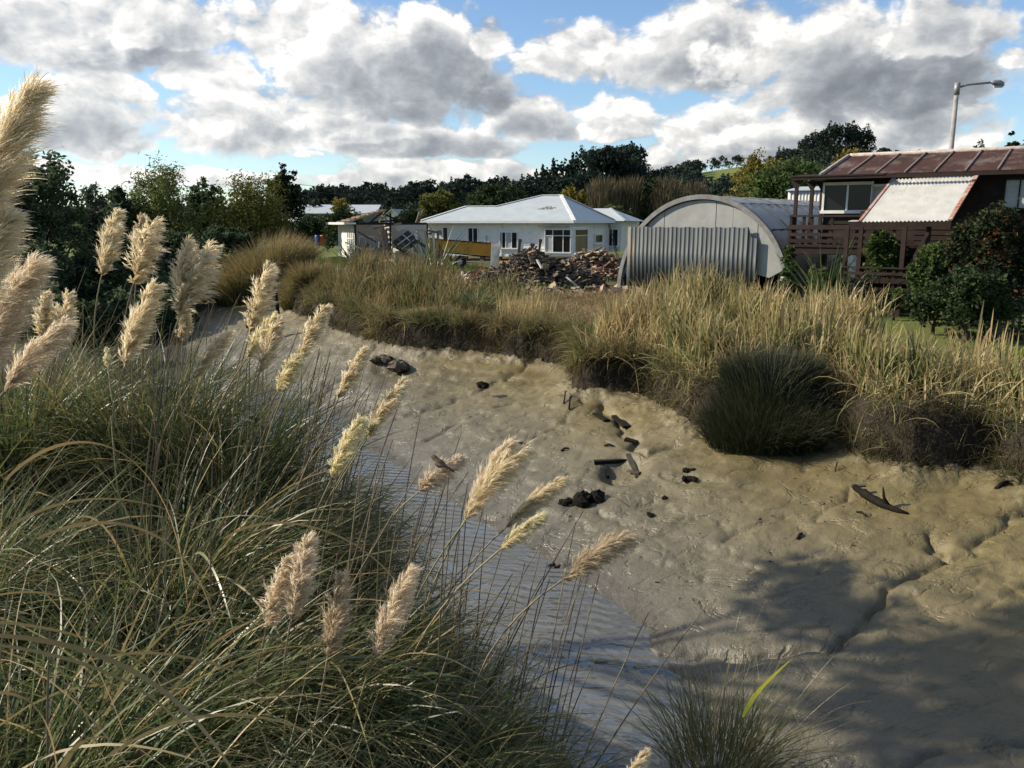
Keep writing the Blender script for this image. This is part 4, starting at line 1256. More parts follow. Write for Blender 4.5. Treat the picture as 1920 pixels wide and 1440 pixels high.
def put_hill_tree(proto, u, Y, H0, scale, sx, label, group, name, rngq):
    x = atY(u, 420, Y)[0]
    root = empty(name, (x, Y, gz(x, Y) - .5), rngq.rand() * 6.28, label, 'tree', group)
    root.scale = (scale * sx, scale * sx, scale)
    for nm, me in zip(('crown', 'trunk'), proto):
        o = bpy.data.objects.new(nm, me); COL.objects.link(o); o.parent = root


pr_p = hill_protos('pine', 'far', 4, 201, 1500, 1.15)
pr_d = hill_protos('dome', 'far', 3, 211, 1500, 1.2)
pr_b = hill_protos('broad', 'far', 3, 221, 900, 1.0)
rq = np.random.RandomState(300)
def top_scale(u, vt, Y, H0):
    x = atY(u, 420, Y)[0]
    return (atY(u, vt, Y)[2] - gz(x, Y) + .5) / H0
# knoll of pines behind the white house
KN = np.interp
for i in range(46):
    u = rq.uniform(945, 1205); Y = rq.uniform(270, 330)
    vt = KN(u, [950, 985, 1040, 1090, 1150, 1185, 1205], [330, 318, 290, 272, 262, 272, 300]) + rq.uniform(0, 22)
    put_hill_tree(pr_p[i % 4] if (u < 1090 or i % 3 == 0) else pr_d[i % 3], u, Y, 20, top_scale(u, vt, Y, 20 if (u < 1090 or i % 3 == 0) else 18), .95 if u < 1090 else .8, 'dark pine in the dense stand on the knoll behind the white house', 'pines of the knoll', 'pine_tree', rq)
# long ridge to the left of the knoll
for i in range(46):
    u = 560 + 410 * (i + rq.rand()) / 46; Y = rq.uniform(330, 400)
    vt = KN(u, [560, 620, 700, 800, 880, 960], [352, 350, 346, 342, 338, 332]) + rq.uniform(-4, 14)
    put_hill_tree(pr_d[i % 3] if i % 2 else pr_b[i % 3], u, Y, 18, top_scale(u, vt, Y, 18 if i % 2 else 12), .8, 'dark tree in the distant row along the low ridge at left', 'trees along the low ridge', 'ridge_tree', rq)
# slope below that ridge
for i in range(40):
    u = 560 + 560 * (i + rq.rand()) / 40; Y = rq.uniform(200, 290)
    put_hill_tree(pr_b[i % 3], u, Y, 12, rq.uniform(.7, 1.1), 1.0, 'dark tree in the wood on the lower slope behind the houses', 'trees on the lower slope', 'slope_tree', rq)
# right shoulder
for i in range(34):
    u = 1205 + 290 * (i + rq.rand()) / 34; Y = rq.uniform(330, 390)
    vt = KN(u, [1205, 1260, 1300, 1340, 1400, 1440, 1490], [318, 310, 300, 288, 292, 290, 270]) + rq.uniform(-3, 14)
    put_hill_tree(pr_d[i % 3] if i % 2 else pr_b[i % 3], u, Y, 18, top_scale(u, vt, Y, 18 if i % 2 else 12), .8, 'dark tree along the crest above the green pasture', 'trees along the pasture crest', 'crest_tree', rq)
for i, (u, vt) in enumerate([(1506, 252), (1528, 240), (1550, 232), (1575, 229), (1598, 232), (1612, 250), (1540, 250), (1585, 246)]):
    put_hill_tree(pr_d[i % 3], u, 300 + i * 3, 18, top_scale(u, vt, 300 + i * 3, 18), .75, 'big dark pine in the group on the crest above the brown house', 'pines above the brown house', 'pine_tree', rq)
for i in range(14):
    u = 1440 + 75 * rq.rand(); Y = rq.uniform(330, 380)
    put_hill_tree(pr_p[i % 4], u, Y, 20, top_scale(u, rq.uniform(268, 285), Y, 20), .7, 'thin dark pine on the crest left of the big pine group', 'thin pines on the crest', 'pine_tree', rq)
for i in range(12):
    u = 1260 + 220 * (i + rq.rand()) / 12; Y = rq.uniform(190, 240)
    put_hill_tree(pr_b[i % 3], u, Y, 12, top_scale(u, rq.uniform(346, 364), Y, 12), 1.2, 'dark tree at the foot of the green pasture', 'trees at the foot of the pasture', 'slope_tree', rq)
# the wood that clothes the slopes, one mass
def woodland(name, label, n, ulo, uhi, ylo, yhi, hmin, hmax, seed, gap=None, m=260, leaf=.85, fol='far'):
    rng = np.random.RandomState(seed)
    u = ulo + (uhi - ulo) * rng.rand(n); Y = ylo + (yhi - ylo) * rng.rand(n)
    X = (u - 960) / FPX * Y / CP * .97
    if gap is not None:
        k = ~gap(u, Y); u, Y, X = u[k], Y[k], X[k]; n = len(u)
    z = terrain(X, Y, False)[0]
    h = hmin + (hmax - hmin) * rng.rand(n)
    tid = np.repeat(np.arange(n), m)
    d = rng.randn(n * m, 3); d /= np.linalg.norm(d, axis=1)[:, None]
    rr = (.45 + .55 * rng.rand(n * m) ** .5)[:, None]
    C = np.stack([X[tid], Y[tid], z[tid] + h[tid] * .5], -1) + d * rr * np.stack([h[tid] * .42, h[tid] * .42, h[tid] * .5], -1)
    V, F = leaves(C, leaf, rng, .7, .1)
    rnd = np.clip(np.repeat(rng.rand(n), m) * .7 + .3 * rng.rand(n * m), 0, 1)
    tag(obj_np(name, V, F, FOL[fol], None, np.array([X.mean(), Y.mean(), z.mean()]), {'rnd': per(rnd, 4), 't': np.zeros(len(V))}), label, 'woodland', kind='stuff')


woodland('hill_woodland', 'dark wood covering the hillside behind the houses', 900, 540, 1300, 170, 340, 4, 7, 501)
woodland('hill_woodland', 'dark wood on the right hand hillside round the green pasture', 420, 1280, 1960, 170, 340, 4, 7, 502, gap=lambda u, Y: (u > 1285) & (u < 1470) & (Y > 235))
woodland('hill_woodland', 'dark trees massed on the flat beyond the left bank', 420, -150, 600, 120, 260, 4, 6.5, 503)

woodland('bank_thicket', 'dark thicket closing the shaded bank under the left trees', 150, -120, 340, 41, 58, 1.6, 3.2, 504, m=420, leaf=.34, fol='darkl')

GS = 'trees beyond the left frame edge'
def high_crown(H, Wd):
    r_ = np.random.RandomState(5)
    return [(r_.uniform(-.4, .4) * Wd, r_.uniform(-.5, .5) * Wd, H * r_.uniform(.70, .95), Wd * r_.uniform(.10, .2), Wd * r_.uniform(.14, .26), H * r_.uniform(.03, .06)) for _ in range(13)]


tree('open high crowned tree beyond the left frame edge whose shade falls on the mud', 0, 0, 0, 12.9, 'broad', 'dark', 801, 1700, .32, GS, x=-12.9, H=10.0, Wd=3.6, lob=high_crown, tight=.42)

woodland('bank_thicket', 'low dark scrub on the near part of the shaded left bank', 110, -300, 90, 22, 40, .9, 1.9, 505, m=300, leaf=.22, fol='darkl')
# ------------------------------------------------------------------ building materials
M_WB = surf('white_weatherboard', (.80, .77, .69), (.72, .69, .61), 2.5, .6, .3, dirt=(.38, .35, .29), dscale=1.1, damt=(.58, .80))
M_TRIM = surf('white_trim', (.80, .79, .75), (.70, .69, .65), 3, .5, .35, dirt=(.45, .42, .36), dscale=3, damt=(.6, .8))
M_ROOFP = surf('pale_painted_iron', (.43, .47, .48), (.37, .41, .43), 1.2, .42, .45, dirt=(.30, .31, .30), dscale=1.3, damt=(.62, .8))
M_GLASS = None
m_, nt_, b_ = newmat('dark_window_glass'); setb(nt_, b_, (.012, .014, .016), .10, 0, .2); M_GLASS = m_
M_CURT = surf('net_curtain', (.46, .46, .44), (.34, .34, .33), 6, .6, .3)
M_ORPANE = surf('orange_reflection_pane', (.24, .16, .09), (.10, .08, .06), 1.5, .3, .4)  # dark window pane with its orange reflection painted into the colour
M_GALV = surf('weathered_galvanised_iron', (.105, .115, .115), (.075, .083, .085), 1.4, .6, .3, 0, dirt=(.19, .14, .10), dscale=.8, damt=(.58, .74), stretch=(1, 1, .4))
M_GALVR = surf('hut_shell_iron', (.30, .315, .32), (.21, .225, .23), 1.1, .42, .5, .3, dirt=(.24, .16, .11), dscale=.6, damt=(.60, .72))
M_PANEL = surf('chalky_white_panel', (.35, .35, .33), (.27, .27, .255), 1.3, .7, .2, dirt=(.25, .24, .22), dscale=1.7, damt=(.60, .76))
M_RIM = surf('grey_rim', (.23, .23, .22), (.15, .15, .145), 4, .6, .3, dirt=(.2, .15, .11), dscale=4, damt=(.55, .7))
M_DARKW = surf('dark_stained_timber', (.036, .022, .017), (.022, .014, .011), 2.5, .75, .2, bump=.3, bscale=25, dirt=(.11, .075, .055), dscale=2.5, damt=(.62, .8))
M_REDW = surf('red_brown_timber', (.048, .027, .021), (.03, .018, .014), 2.5, .7, .25, bump=.3, bscale=25)
M_RUST = surf('rusty_red_roof_iron', (.075, .036, .029), (.05, .026, .022), 1.4, .8, .12, 0, dirt=(.19, .155, .14), dscale=1.3, damt=(.50, .72), stretch=(1, .5, 1))
M_RIDGE = surf('lichen_grey_capping', (.44, .41, .38), (.30, .22, .19), 5, .7, .25)
M_WIRON = surf('white_corrugated_iron', (.58, .57, .53), (.47, .46, .42), 2, .5, .35, dirt=(.28, .25, .21), dscale=1.6, damt=(.58, .78))
M_RUSTED = surf('rust_flashing', (.28, .07, .03), (.45, .36, .30), 5, .75, .2)
M_PLAST = surf('grey_plasterboard', (.54, .48, .40), (.43, .38, .32), 1.2, .85, .1, dirt=(.18, .15, .12), dscale=1.8, damt=(.58, .75))
M_WOOD = surf('raw_timber', (.36, .25, .15), (.22, .15, .09), 4, .8, .15, bump=.3, bscale=30)
M_OLDW = surf('old_grey_timber', (.16, .125, .095), (.095, .075, .058), 4, .85, .15, bump=.3, bscale=30)
M_YEL = surf('yellow_truck_paint', (.62, .29, .02), (.52, .23, .018), 2.5, .5, .4, dirt=(.13, .06, .025), dscale=1.8, damt=(.60, .72))
M_RED = surf('faded_red_paint', (.36, .07, .03), (.22, .05, .03), 3, .6, .3)
M_BLK = surf('black_rubber', (.02, .02, .02), (.035, .033, .03), 5, .8, .2)
M_CONC = surf('concrete', (.36, .34, .31), (.27, .26, .24), 3, .85, .15, dirt=(.16, .14, .12), dscale=3, damt=(.58, .72), bump=.2)
M_LAMP = surf('lamp_metal', (.30, .30, .29), (.20, .20, .19), 5, .5, .4, .3)
M_WETW = surf('wet_black_wood', (.010, .008, .007), (.02, .017, .013), 5, .85, .1, bump=.5, bscale=22)
M_DRYW = surf('silvered_plank', (.11, .095, .07), (.06, .052, .04), 5, .7, .2, bump=.4, bscale=25)
M_DIRT = surf('rubble_dirt', (.085, .068, .05), (.05, .042, .032), 3, .95, .1, bump=.6, bscale=8)
M_BLUE = surf('blue_plastic', (.03, .10, .32), None, 3, .5, .4)
M_ORNG = surf('orange_plastic', (.75, .16, .04), None, 3, .5, .4)
M_FENCE = surf('yellowed_fence_board', (.30, .24, .12), (.20, .16, .09), 3, .8, .2)
M_BRICKP = surf('brick_pile', (.20, .13, .09), (.14, .10, .07), 6, .9, .1)
M_CREAM = surf('cream_door_paint', (.62, .57, .44), (.52, .47, .36), 3, .6, .3, dirt=(.3, .25, .18), dscale=3, damt=(.6, .8))


class Frame:
    """A building's own axes: x along its front, y into its depth."""

    def __init__(s, o, b):
        s.o = np.array(o, float); s.b = b
        s.e = np.array([math.cos(b), -math.sin(b), 0]); s.n = np.array([math.sin(b), math.cos(b), 0])

    def px(s, u, v, y):
        """Local point where the sight line of a photo pixel meets the plane at depth y."""
        d = ray(u, v); k = (y + s.o @ s.n - np.array([0, 0, CAMZ]) @ s.n) / (d @ s.n)
        w_ = np.array([0, 0, CAMZ]) + d * k
        return np.array([(w_ - s.o) @ s.e, y, w_[2] - s.o[2]])

    def pxx(s, u, v, x):
        d = ray(u, v); k = (x + s.o @ s.e - np.array([0, 0, CAMZ]) @ s.e) / (d @ s.e)
        w_ = np.array([0, 0, CAMZ]) + d * k
        return np.array([x, (w_ - s.o) @ s.n, w_[2] - s.o[2]])

    def root(s, name, label, cat):
        return empty(name, s.o, -s.b, label, cat)


def boards_wall(mb, p0, p1, z0, z1, step=.24, out=(0, -1), lap=.028):
    """Weatherboards between two plan points: sawtooth profile."""
    n = int(round((z1 - z0) / step)); o = Vector((out[0], out[1], 0))
    a, b = Vector((*p0, 0)), Vector((*p1, 0))
    for i in range(n):
        za, zb = z0 + (z1 - z0) * i / n, z0 + (z1 - z0) * (i + 1) / n
        q = lap
        A0, B0 = a + o * q, b + o * q
        mb.add([(A0.x, A0.y, za), (B0.x, B0.y, za), (b.x, b.y, zb), (a.x, a.y, zb), (a.x, a.y, za), (b.x, b.y, za)], [(0, 1, 2, 3), (4, 5, 1, 0)])


def window(parent, x0, x1, z0, z1, y, panes, name='window', top=0.0, mats=None, fr=.06, depth=.12, axis='y', M=None):
    """Framed window on a plane; panes: relative widths; mats per pane. axis 'x' puts it on a plane x = y."""
    M = M or M_TRIM
    mb = MB()
    def bx(a0, a1, b0, b1, c0, c1):
        if axis == 'y': mb.box(a0, a1, y - c1, y - c0, b0, b1)
        else: mb.box(y + c0, y + c1, a0, a1, b0, b1)
    bx(x0 - fr, x1 + fr, z1, z1 + fr * 1.4, 0, depth)
    bx(x0 - fr * 1.5, x1 + fr * 1.5, z0 - fr * 1.5, z0, 0, depth * 1.5)
    bx(x0 - fr, x0, z0, z1, 0, depth); bx(x1, x1 + fr, z0, z1, 0, depth)
    tot = sum(panes); xs = [x0]
    for p in panes: xs.append(xs[-1] + (x1 - x0) * p / tot)
    for x in xs[1:-1]: bx(x - fr * .45, x + fr * .45, z0, z1, 0, depth * .85)
    zt = z1 - top
    if top: bx(x0, x1, zt - fr * .4, zt + fr * .4, 0, depth * .86)
    f = mb.build(name, M, parent)
    mats = mats or [M_GLASS] * len(panes)
    for i in range(len(panes)):
        for (za, zb, mt) in ([(z0, zt, mats[i])] + ([(zt, z1, M_GLASS)] if top else [])):
            g = MB()
            if axis == 'y': g.box(xs[i], xs[i + 1], y - .065, y - .047, za, zb)
            else: g.box(y + .047, y + .065, xs[i], xs[i + 1], za, zb)
            g.build('pane', mt, f)
    return f


# ------------------------------------------------------------------ the white weatherboard house
WH = Frame(np.r_[atY(1068, 480, 62)[:2], 0.05], rad(23))
h = WH.root('weatherboard_house', 'long white weatherboard house with a pale grey hipped roof', 'house')
L_ = -11.75; D_ = 10.2
mb = MB(); boards_wall(mb, (L_, 0), (0, 0), .5, 3.02); mb.build('front_wall', M_WB, h)
mb = MB(); boards_wall(mb, (0, 0), (0, D_), .5, 3.02, out=(1, 0)); mb.build('end_wall', M_WB, h)
mb = MB(); boards_wall(mb, (L_, 6), (L_, 0), .5, 3.02, out=(-1, 0)); boards_wall(mb, (0, D_), (L_ + 3, D_), .5, 3.02, out=(0, 1)); mb.build('rear_wall', M_WB, h)
mb = MB()
for x in np.arange(L_ + .2, .1, 1.45): mb.box(x - .15, x + .15, .05, .35, -.35, .47)
for y in np.arange(1.6, D_, 1.6): mb.box(-.35, -.05, y - .15, y + .15, -.35, .47)
mb.build('foundation_piles', M_BRICKP, h)
mb = MB(); mb.box(L_ - .03, .05, -.05, .04, .40, .52); mb.box(-.04, .06, .045, D_, .40, .52); mb.box(L_ - .05, L_ + .05, -.045, .05, .523, 3.0); mb.box(-.05, .055, -.055, .05, .523, 3.0); mb.build('corner_boards', M_TRIM, h)
ze, zr, zw = 3.06, 5.08, 4.21
A = (L_ - .55, -.5, ze); B = (.5, -.5, ze); Cc = (.5, D_ + .5, ze); Rr = (-2.55, 5.1, zr); Rl = (-4.2, 5.1, zr); J = (-7.1, 2.7, zw); Wl = (-9.8, 2.7, zw); A2 = (L_ - .55, 5.9, ze); E2 = (-8.7, D_ + .5, ze); K = (-8.0, 5.9, ze)
rf = MB()
for p in ([A, B, Rr, Rl, J, Wl], [B, Cc, Rr], [Cc, E2, Rl, Rr], [E2, K, J, Rl], [A, Wl, A2], [A2, Wl, J, K]): rf.slab(p, .05)
ro = rf.build('roof', M_ROOFP, h)
mb = MB()
for p, q in ((B, Rr), (Rr, Rl), (Rr, Cc), (J, Wl), (Wl, A), (Rl, J)): mb.beam(np.array(p) + (0, 0, .03), np.array(q) + (0, 0, .03), .26, .05)
mb.build('ridge_capping', M_TRIM, ro)
mb = MB(); mb.box(A[0], B[0], -.62, -.503, ze - .16, ze - .01); mb.box(.503, .62, -.50, D_ + .5, ze - .16, ze - .01); mb.box(A[0] - .115, A[0] - .003, -.5, 5.9, ze - .16, ze - .01); mb.build('gutter', M_TRIM, ro)
mb = MB(); mb.poly([(A[0], -.5, ze - .06), (A[0], 6, ze - .06), (.5, 6, ze - .06), (.5, -.5, ze - .06)]); mb.poly([(-9, 6, ze - .06), (-9, D_ + .5, ze - .06), (.5, D_ + .5, ze - .06), (.5, 6, ze - .06)]); mb.build('soffit', M_TRIM, ro)
mb = MB()
for k in range(5):
    u0 = WH.px(1020 + k * 5, 384 + (k % 3) * 3, 2.6); x = u0[0]; y = 1.9 + .22 * (k % 3); z = ze + (y + .5) / 5.6 * (zr - ze) + .012
    mb.slab([(x - .25, y, z), (x + .3, y, z), (x + .25, y + .17, z + .062), (x - .2, y + .17, z + .062)], .008)
mb.build('dark_roof_patch', surf('lichen_patch', (.16, .17, .16), None, 4, .9, .1), ro)


def wpx(fr, u0, u1, v0, v1, y):
    a, b = fr.px(u0, v0, y), fr.px(u1, v1, y)
    return a[0], b[0], b[2], a[2]


x0, x1, z0, z1 = wpx(WH, 832, 840, 427, 449, 0); window(h, x0, x1, z0, z1, 0, [1])
x0, x1, z0, z1 = wpx(WH, 879, 896, 428, 455, 0); window(h, x0, x1, z0, z1, 0, [1, 1])
x0, x1, z0, z1 = wpx(WH, 911, 916, 442, 456, 0); window(h, x0, x1, z0, z1, 0, [1], mats=[M_CURT], fr=.04)
x0, x1, z0, z1 = wpx(WH, 939, 970, 436, 465, 0); window(h, x0, x1, z0, z1, 0, [1, 1.1, 1], mats=[M_GLASS, M_CURT, M_GLASS])
# corner bay
b0 = WH.px(1023, 430, -.35)[0]; zb0 = WH.px(1040, 474, -.35)[2]; zb1 = WH.px(1040, 431, -.35)[2]
bay = MB(); bay.box(b0 - .1, .35, -.36, -.02, zb0 - .25, zb0); bay.box(.02, .35, -.018, 3.3, zb0 - .25, zb0); bay.box(b0 - .1, .35, -.36, -.02, zb1 + .1, zb1 + .22); bay.box(.02, .35, -.018, 3.3, zb1 + .1, zb1 + .22)
bay.box(b0 - .04, .28, -.30, -.03, zb0 + .003, zb1 + .097); bay.box(.03, .28, -.027, 3.2, zb0 + .003, zb1 + .097)
bo = bay.build('corner_bay', M_TRIM, h)
window(bo, b0, .16, zb0 + .06, zb1, -.302, [.8, 1.1, .75], name='window', top=.42, mats=[M_CURT, M_GLASS, M_GLASS])
ye = WH.pxx(1106, 450, .28)[1]
window(bo, .12, min(3.1, ye), zb0 + .06, zb1, .282, [1], name='window', top=.42, mats=[M_ORPANE], axis='x')
s0 = WH.pxx(1113, 447, 0)
y0 = WH.pxx(1114, 447, 0)[1]; y1 = WH.pxx(1127, 447, 0)[1]
window(h, y0, y1, WH.pxx(1120, 454, 0)[2], WH.pxx(1120, 441, 0)[2], .022, [1], axis='x', fr=.14, depth=.12)
mb = MB(); q = WH.px(1025, 428, -.4); mb.box(b0 - .5, .1, -.75, -.30, zb1 + .24, zb1 + .29); mb.build('window_hood', M_OLDW, h)
mb = MB(); mb.tube([(L_ + 6.3, -.06, 3.0), (L_ + 6.3, -.06, .4)], .04, 6); mb.build('downpipe', M_TRIM, h)
# rear wing that shows past the right end
mb = MB(); W0, W1 = D_ + .03, D_ + 6
boards_wall(mb, (-1, W0), (1.0, W0), .5, 3.02); boards_wall(mb, (1.0, W0), (1.0, W1), .5, 3.02, out=(1, 0)); mb.build('rear_wing', M_WB, h)
mb = MB(); zz = 3.07; p = [(-3, W0 - .4, zz), (1.5, W0 - .4, zz), (1.5, W1, zz), (-.6, W0 + 2.2, 4.15), (-3, W0 + 2.2, 4.15)]
mb.slab([p[0], p[1], p[3], p[4]], .05); mb.slab([p[1], p[2], p[3]], .05); mb.beam(np.array(p[1]) + (0, 0, .03), np.array(p[3]) + (0, 0, .03), .24, .05); mb.build('rear_wing_roof', M_ROOFP, h)
y0, y1 = WH.pxx(1168, 450, 1.0)[1], WH.pxx(1180, 450, 1.0)[1]
window(h, -.15, .75, 1.0, 2.35, W0, [1, 1], fr=.07)
# ladder against the end wall
lad = empty('ladder', (0, 0, 0), 0, 'dark ladder leaning on the white house between the small window and its rear wing', 'ladder')
lad.location = WH.o + WH.e * 0.9 + WH.n * (D_ - 1.2); lad.rotation_euler = (0, 0, -WH.b)
mb = MB()
for dy in (0, .42): mb.beam((.25, dy, -.2), (-.75, dy, 3.1), .03, .05)
mb.build('rails', M_OLDW, lad)
for k in range(10):
    f = (k + .5) / 10; g = MB(); g.tube([(.25 - f, .03, -.2 + 3.3 * f), (.25 - f, .39, -.2 + 3.3 * f)], .02, 5); g.build('rung', M_OLDW, lad)

# ------------------------------------------------------------------ the arched iron hut
HT = Frame((8.05, 36.0, -.05), rad(40))
hut = HT.root('arched_iron_hut', 'half round corrugated iron hut with a patched grey front', 'hut')
RX, RZ, LEN = 4.0, 4.12, 15.0
na, ny = 56, 34
def arcp(a, k=1.0): return -math.cos(a) * RX * k, max(-.4, math.sin(a) * RZ * k)
V = []; F = []
for j in range(ny + 1):
    y = LEN * j / ny
    for i in range(na + 1):
        a = math.pi * i / na
        bulge = 1 + .006 * math.cos(j * math.pi) + .0035 * math.sin(i * 3.1)
        x, z = arcp(a, bulge); V.append((x, y, z))
for j in range(ny):
    for i in range(na):
        p = j * (na + 1) + i; F.append((p, p + 1, p + na + 2, p + na + 1))
shell = link('curved_roof', mesh_np('curved_roof', V, F), M_GALVR, hut)
so_m = shell.modifiers.new('thickness', 'SOLIDIFY'); so_m.thickness = .03; so_m.offset = -1
mb = MB()
for yy in (2.1, 4.3, 6.5, 8.7, 11, 13):
    pts = [(*[arcp(math.pi * i / 40, 1.012)[0]], yy, arcp(math.pi * i / 40, 1.012)[1]) for i in range(41)]
    mb.tube(pts, .02, 4)
for ang in (42, 68, 112, 138):
    x, z = arcp(rad(ang), 1.008); mb.beam((x, .1, z), (x, LEN, z), .05, .02)
mb.build('sheet_laps', M_RIM, shell)
mb = MB(); nn = 60
for i in range(nn):
    a0, a1 = math.pi * i / nn, math.pi * (i + 1) / nn
    o0, o1 = arcp(a0, 1.022), arcp(a1, 1.022); i0, i1 = arcp(a0, .975), arcp(a1, .975)
    mb.add([(o0[0], -.10, o0[1]), (o1[0], -.10, o1[1]), (i1[0], -.10, i1[1]), (i0[0], -.10, i0[1]), (o0[0], .12, o0[1]), (o1[0], .12, o1[1]), (i1[0], .12, i1[1]), (i0[0], .12, i0[1])],
           [(0, 1, 2, 3), (4, 7, 6, 5), (0, 4, 5, 1), (3, 2, 6, 7)])
mb.build('front_arch_rim', M_RIM, hut)
# end wall: upright white panels clipped by the arch
xs = [HT.px(u, 440, 0)[0] for u in (1168, 1178, 1215, 1244, 1340, 1372, 1420)]
edges = [-RX * .93] + xs + [RX * .93]
bott = [.95, .75, .3, .3, .3, .3, .3, .95]
for i in range(len(edges) - 1):
    xa, xb = edges[i] + .012, edges[i + 1] - .012
    if xb - xa < .05: continue
    top = lambda x: RZ * .965 * math.sqrt(max(.02, 1 - (x / (RX * .965)) ** 2))
    q = [xa + (xb - xa) * k / 8 for k in range(9)]
    zb = bott[i]
    pts = [(xa, 0, max(zb, 0)), ]
    jag = [(xb, 0, zb - (.35 if i in (0, 1) else -.2 if i == 7 else 0))]
    poly = [(xa, 0, zb)] + ([((xa + xb) / 2, 0, zb + (.15 if i != 7 else -.12))] if i in (0, 1, 7) else []) + jag + [(x, 0, top(x)) for x in q[::-1]]
    poly = [(a, .03 + .012 * (i % 3), max(c, .05)) for a, _, c in poly]
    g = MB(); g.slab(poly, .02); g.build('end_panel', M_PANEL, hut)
mb = MB(); mb.add([(arcp(math.pi * i / 40, .97)[0], LEN - .1, arcp(math.pi * i / 40, .97)[1]) for i in range(41)], [tuple(range(41))]); mb.build('rear_wall', M_GALV, hut)
mb = MB()
for x in (-3.5, -3.0, 3.1, 3.5): mb.box(x - .05, x + .05, .16, .26, 0, 2.0)
mb.box(-3.8, 3.8, .30, .36, .9, 1.0); mb.build('frame_studs', M_OLDW, hut)


def sheet(name, mat, parent, x0, x1, z0, z1, y, pitch, rib, proud, zt2=None, xt2=None):
    """Ribbed iron sheet: flat pans with narrow standing ribs."""
    prof = []; x = x0
    while x < x1 - 1e-4:
        w_ = min(pitch, x1 - x)
        prof += [(x, 0), (x + w_ - rib * 1.6, 0.0), (x + w_ - rib * 1.2, -proud), (x + w_ - rib * .4, -proud)]
        x += pitch
    prof.append((x1, 0))
    V = []; F = []
    for px_, py_ in prof:
        zt = z1 if (xt2 is None or px_ < xt2) else zt2
        V += [(px_, y + py_, z0), (px_, y + py_, zt + .02 * math.sin(px_ * 9))]
    for i in range(len(prof) - 1): F.append((2 * i, 2 * i + 2, 2 * i + 3, 2 * i + 1))
    o = link(name, mesh_np(name, V, F), mat, parent)
    m = o.modifiers.new('thickness', 'SOLIDIFY'); m.thickness = .008
    return o


xa, xb = HT.px(1177, 440, -.16)[0], HT.px(1421, 440, -.16)[0]
ztop = HT.px(1290, 426, -.16)[2]
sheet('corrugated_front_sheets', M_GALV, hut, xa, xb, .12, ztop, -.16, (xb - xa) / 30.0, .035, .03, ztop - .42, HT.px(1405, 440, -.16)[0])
mb = MB(); mb.slab([(3.72, -.14, .55), (3.95, -.14, .5), (3.98, -.14, .85), (3.7, -.14, .95)], .02); mb.build('loose_white_patch', M_TRIM, hut)

# ------------------------------------------------------------------ the brown house on posts
RH = Frame((10.88, 32.79, 0.0), rad(35))
rh = RH.root('brown_timber_house', 'dark brown timber house on posts with a rusty red roof and a deck', 'house')
YW = 1.2; XL = .85; XR = 15.0
mb = MB(); boards_wall(mb, (XL, YW), (XR, YW), 1.95, 4.72, .2, lap=.03); mb.build('front_wall', M_DARKW, rh)
mb = MB(); boards_wall(mb, (XL, 8.4), (XL, YW), 1.95, 4.72, .2, (-1, 0), .03); mb.build('side_wall', M_DARKW, rh)
mb = MB(); mb.box(XL, XR, 8.3, 8.4, 0, 4.7); mb.box(XL, XR, YW + .05, 8.3, 1.75, 1.93); mb.box(XL + 1.0, XR, 3.4, 3.5, -.3, 1.74); mb.build('underfloor_wall', M_DARKW, rh)
for x in np.arange(XL + .1, XR, 1.9):
    g = MB(); g.box(x - .08, x + .08, YW + .06, YW + .24, -.5, 1.74); g.build('pile', M_DARKW, rh)
# roof: corrugated, two slopes
ye_, zev = .45, RH.px(1545, 329, .45)[2]; yr_ = 4.5; zrg = RH.px(1640, 291, 4.5)[2]
RXL = RH.px(1541, 329, .45)[0]; RXL2 = RXL
def corr(name, mat, parent, fn, nx, ns, amp):
    """fn(i/nx, j/ns) gives a point and the sheet's normal is bumped by a wave along i."""
    V = []; F = []
    for i in range(nx + 1):
        for j in range(ns + 1):
            p, n = fn(i / nx, j / ns)
            V.append(np.array(p) + np.array(n) * amp * (1 if i % 2 else -1))
    for i in range(nx):
        for j in range(ns):
            a = i * (ns + 1) + j; F.append((a, a + ns + 1, a + ns + 2, a + 1))
    o = link(name, mesh_np(name, V, F), mat, parent)
    return o
nrm = np.array([0, -(zrg - zev), yr_ - ye_]); nrm /= np.linalg.norm(nrm)
rfo = corr('roof', M_RUST, rh, lambda a, b: ((RXL + (XR - RXL) * a, ye_ + (yr_ - ye_) * b, zev + (zrg - zev) * b), nrm), 300, 3, .012)
nr2 = nrm * (1, -1, 1)
corr('rear_roof', M_RUST, rfo, lambda a, b: ((RXL + (XR - RXL) * a, yr_ + .02 + (yr_ - ye_) * b, zrg - (zrg - zev) * b), nr2), 120, 1, .012)
mb = MB()
for x in np.arange(RXL + .95, XR, .98): mb.beam(np.array((x, ye_, zev)) + nrm * .03, np.array((x, yr_, zrg)) + nrm * .03, .05, .05)
mb.build('roof_battens', surf('dull_batten', (.24, .20, .18), (.17, .12, .10), 5, .8, .15), rfo)
mb = MB(); mb.tube([(RXL, yr_, zrg + .03), (XR, yr_, zrg + .03)], .09, 6); mb.beam((RXL - .06, ye_ - .05, zev + .0), (RXL - .06, yr_, zrg + .01), .08, .16); mb.build('ridge_and_barge', M_RIDGE, rfo)
mb = MB(); mb.box(-.1, XR, -.02, .10, zev - .17, zev - .04); mb.build('fascia_and_gutter', M_DARKW, rh)
mb = MB(); mb.slab([(-.15, -.05, zev - .02), (3.2, -.05, zev - .02), (3.2, 1.4, zev + .1), (-.15, 1.4, zev + .1)], .05); mb.build('porch_roof', M_DARKW, rh)
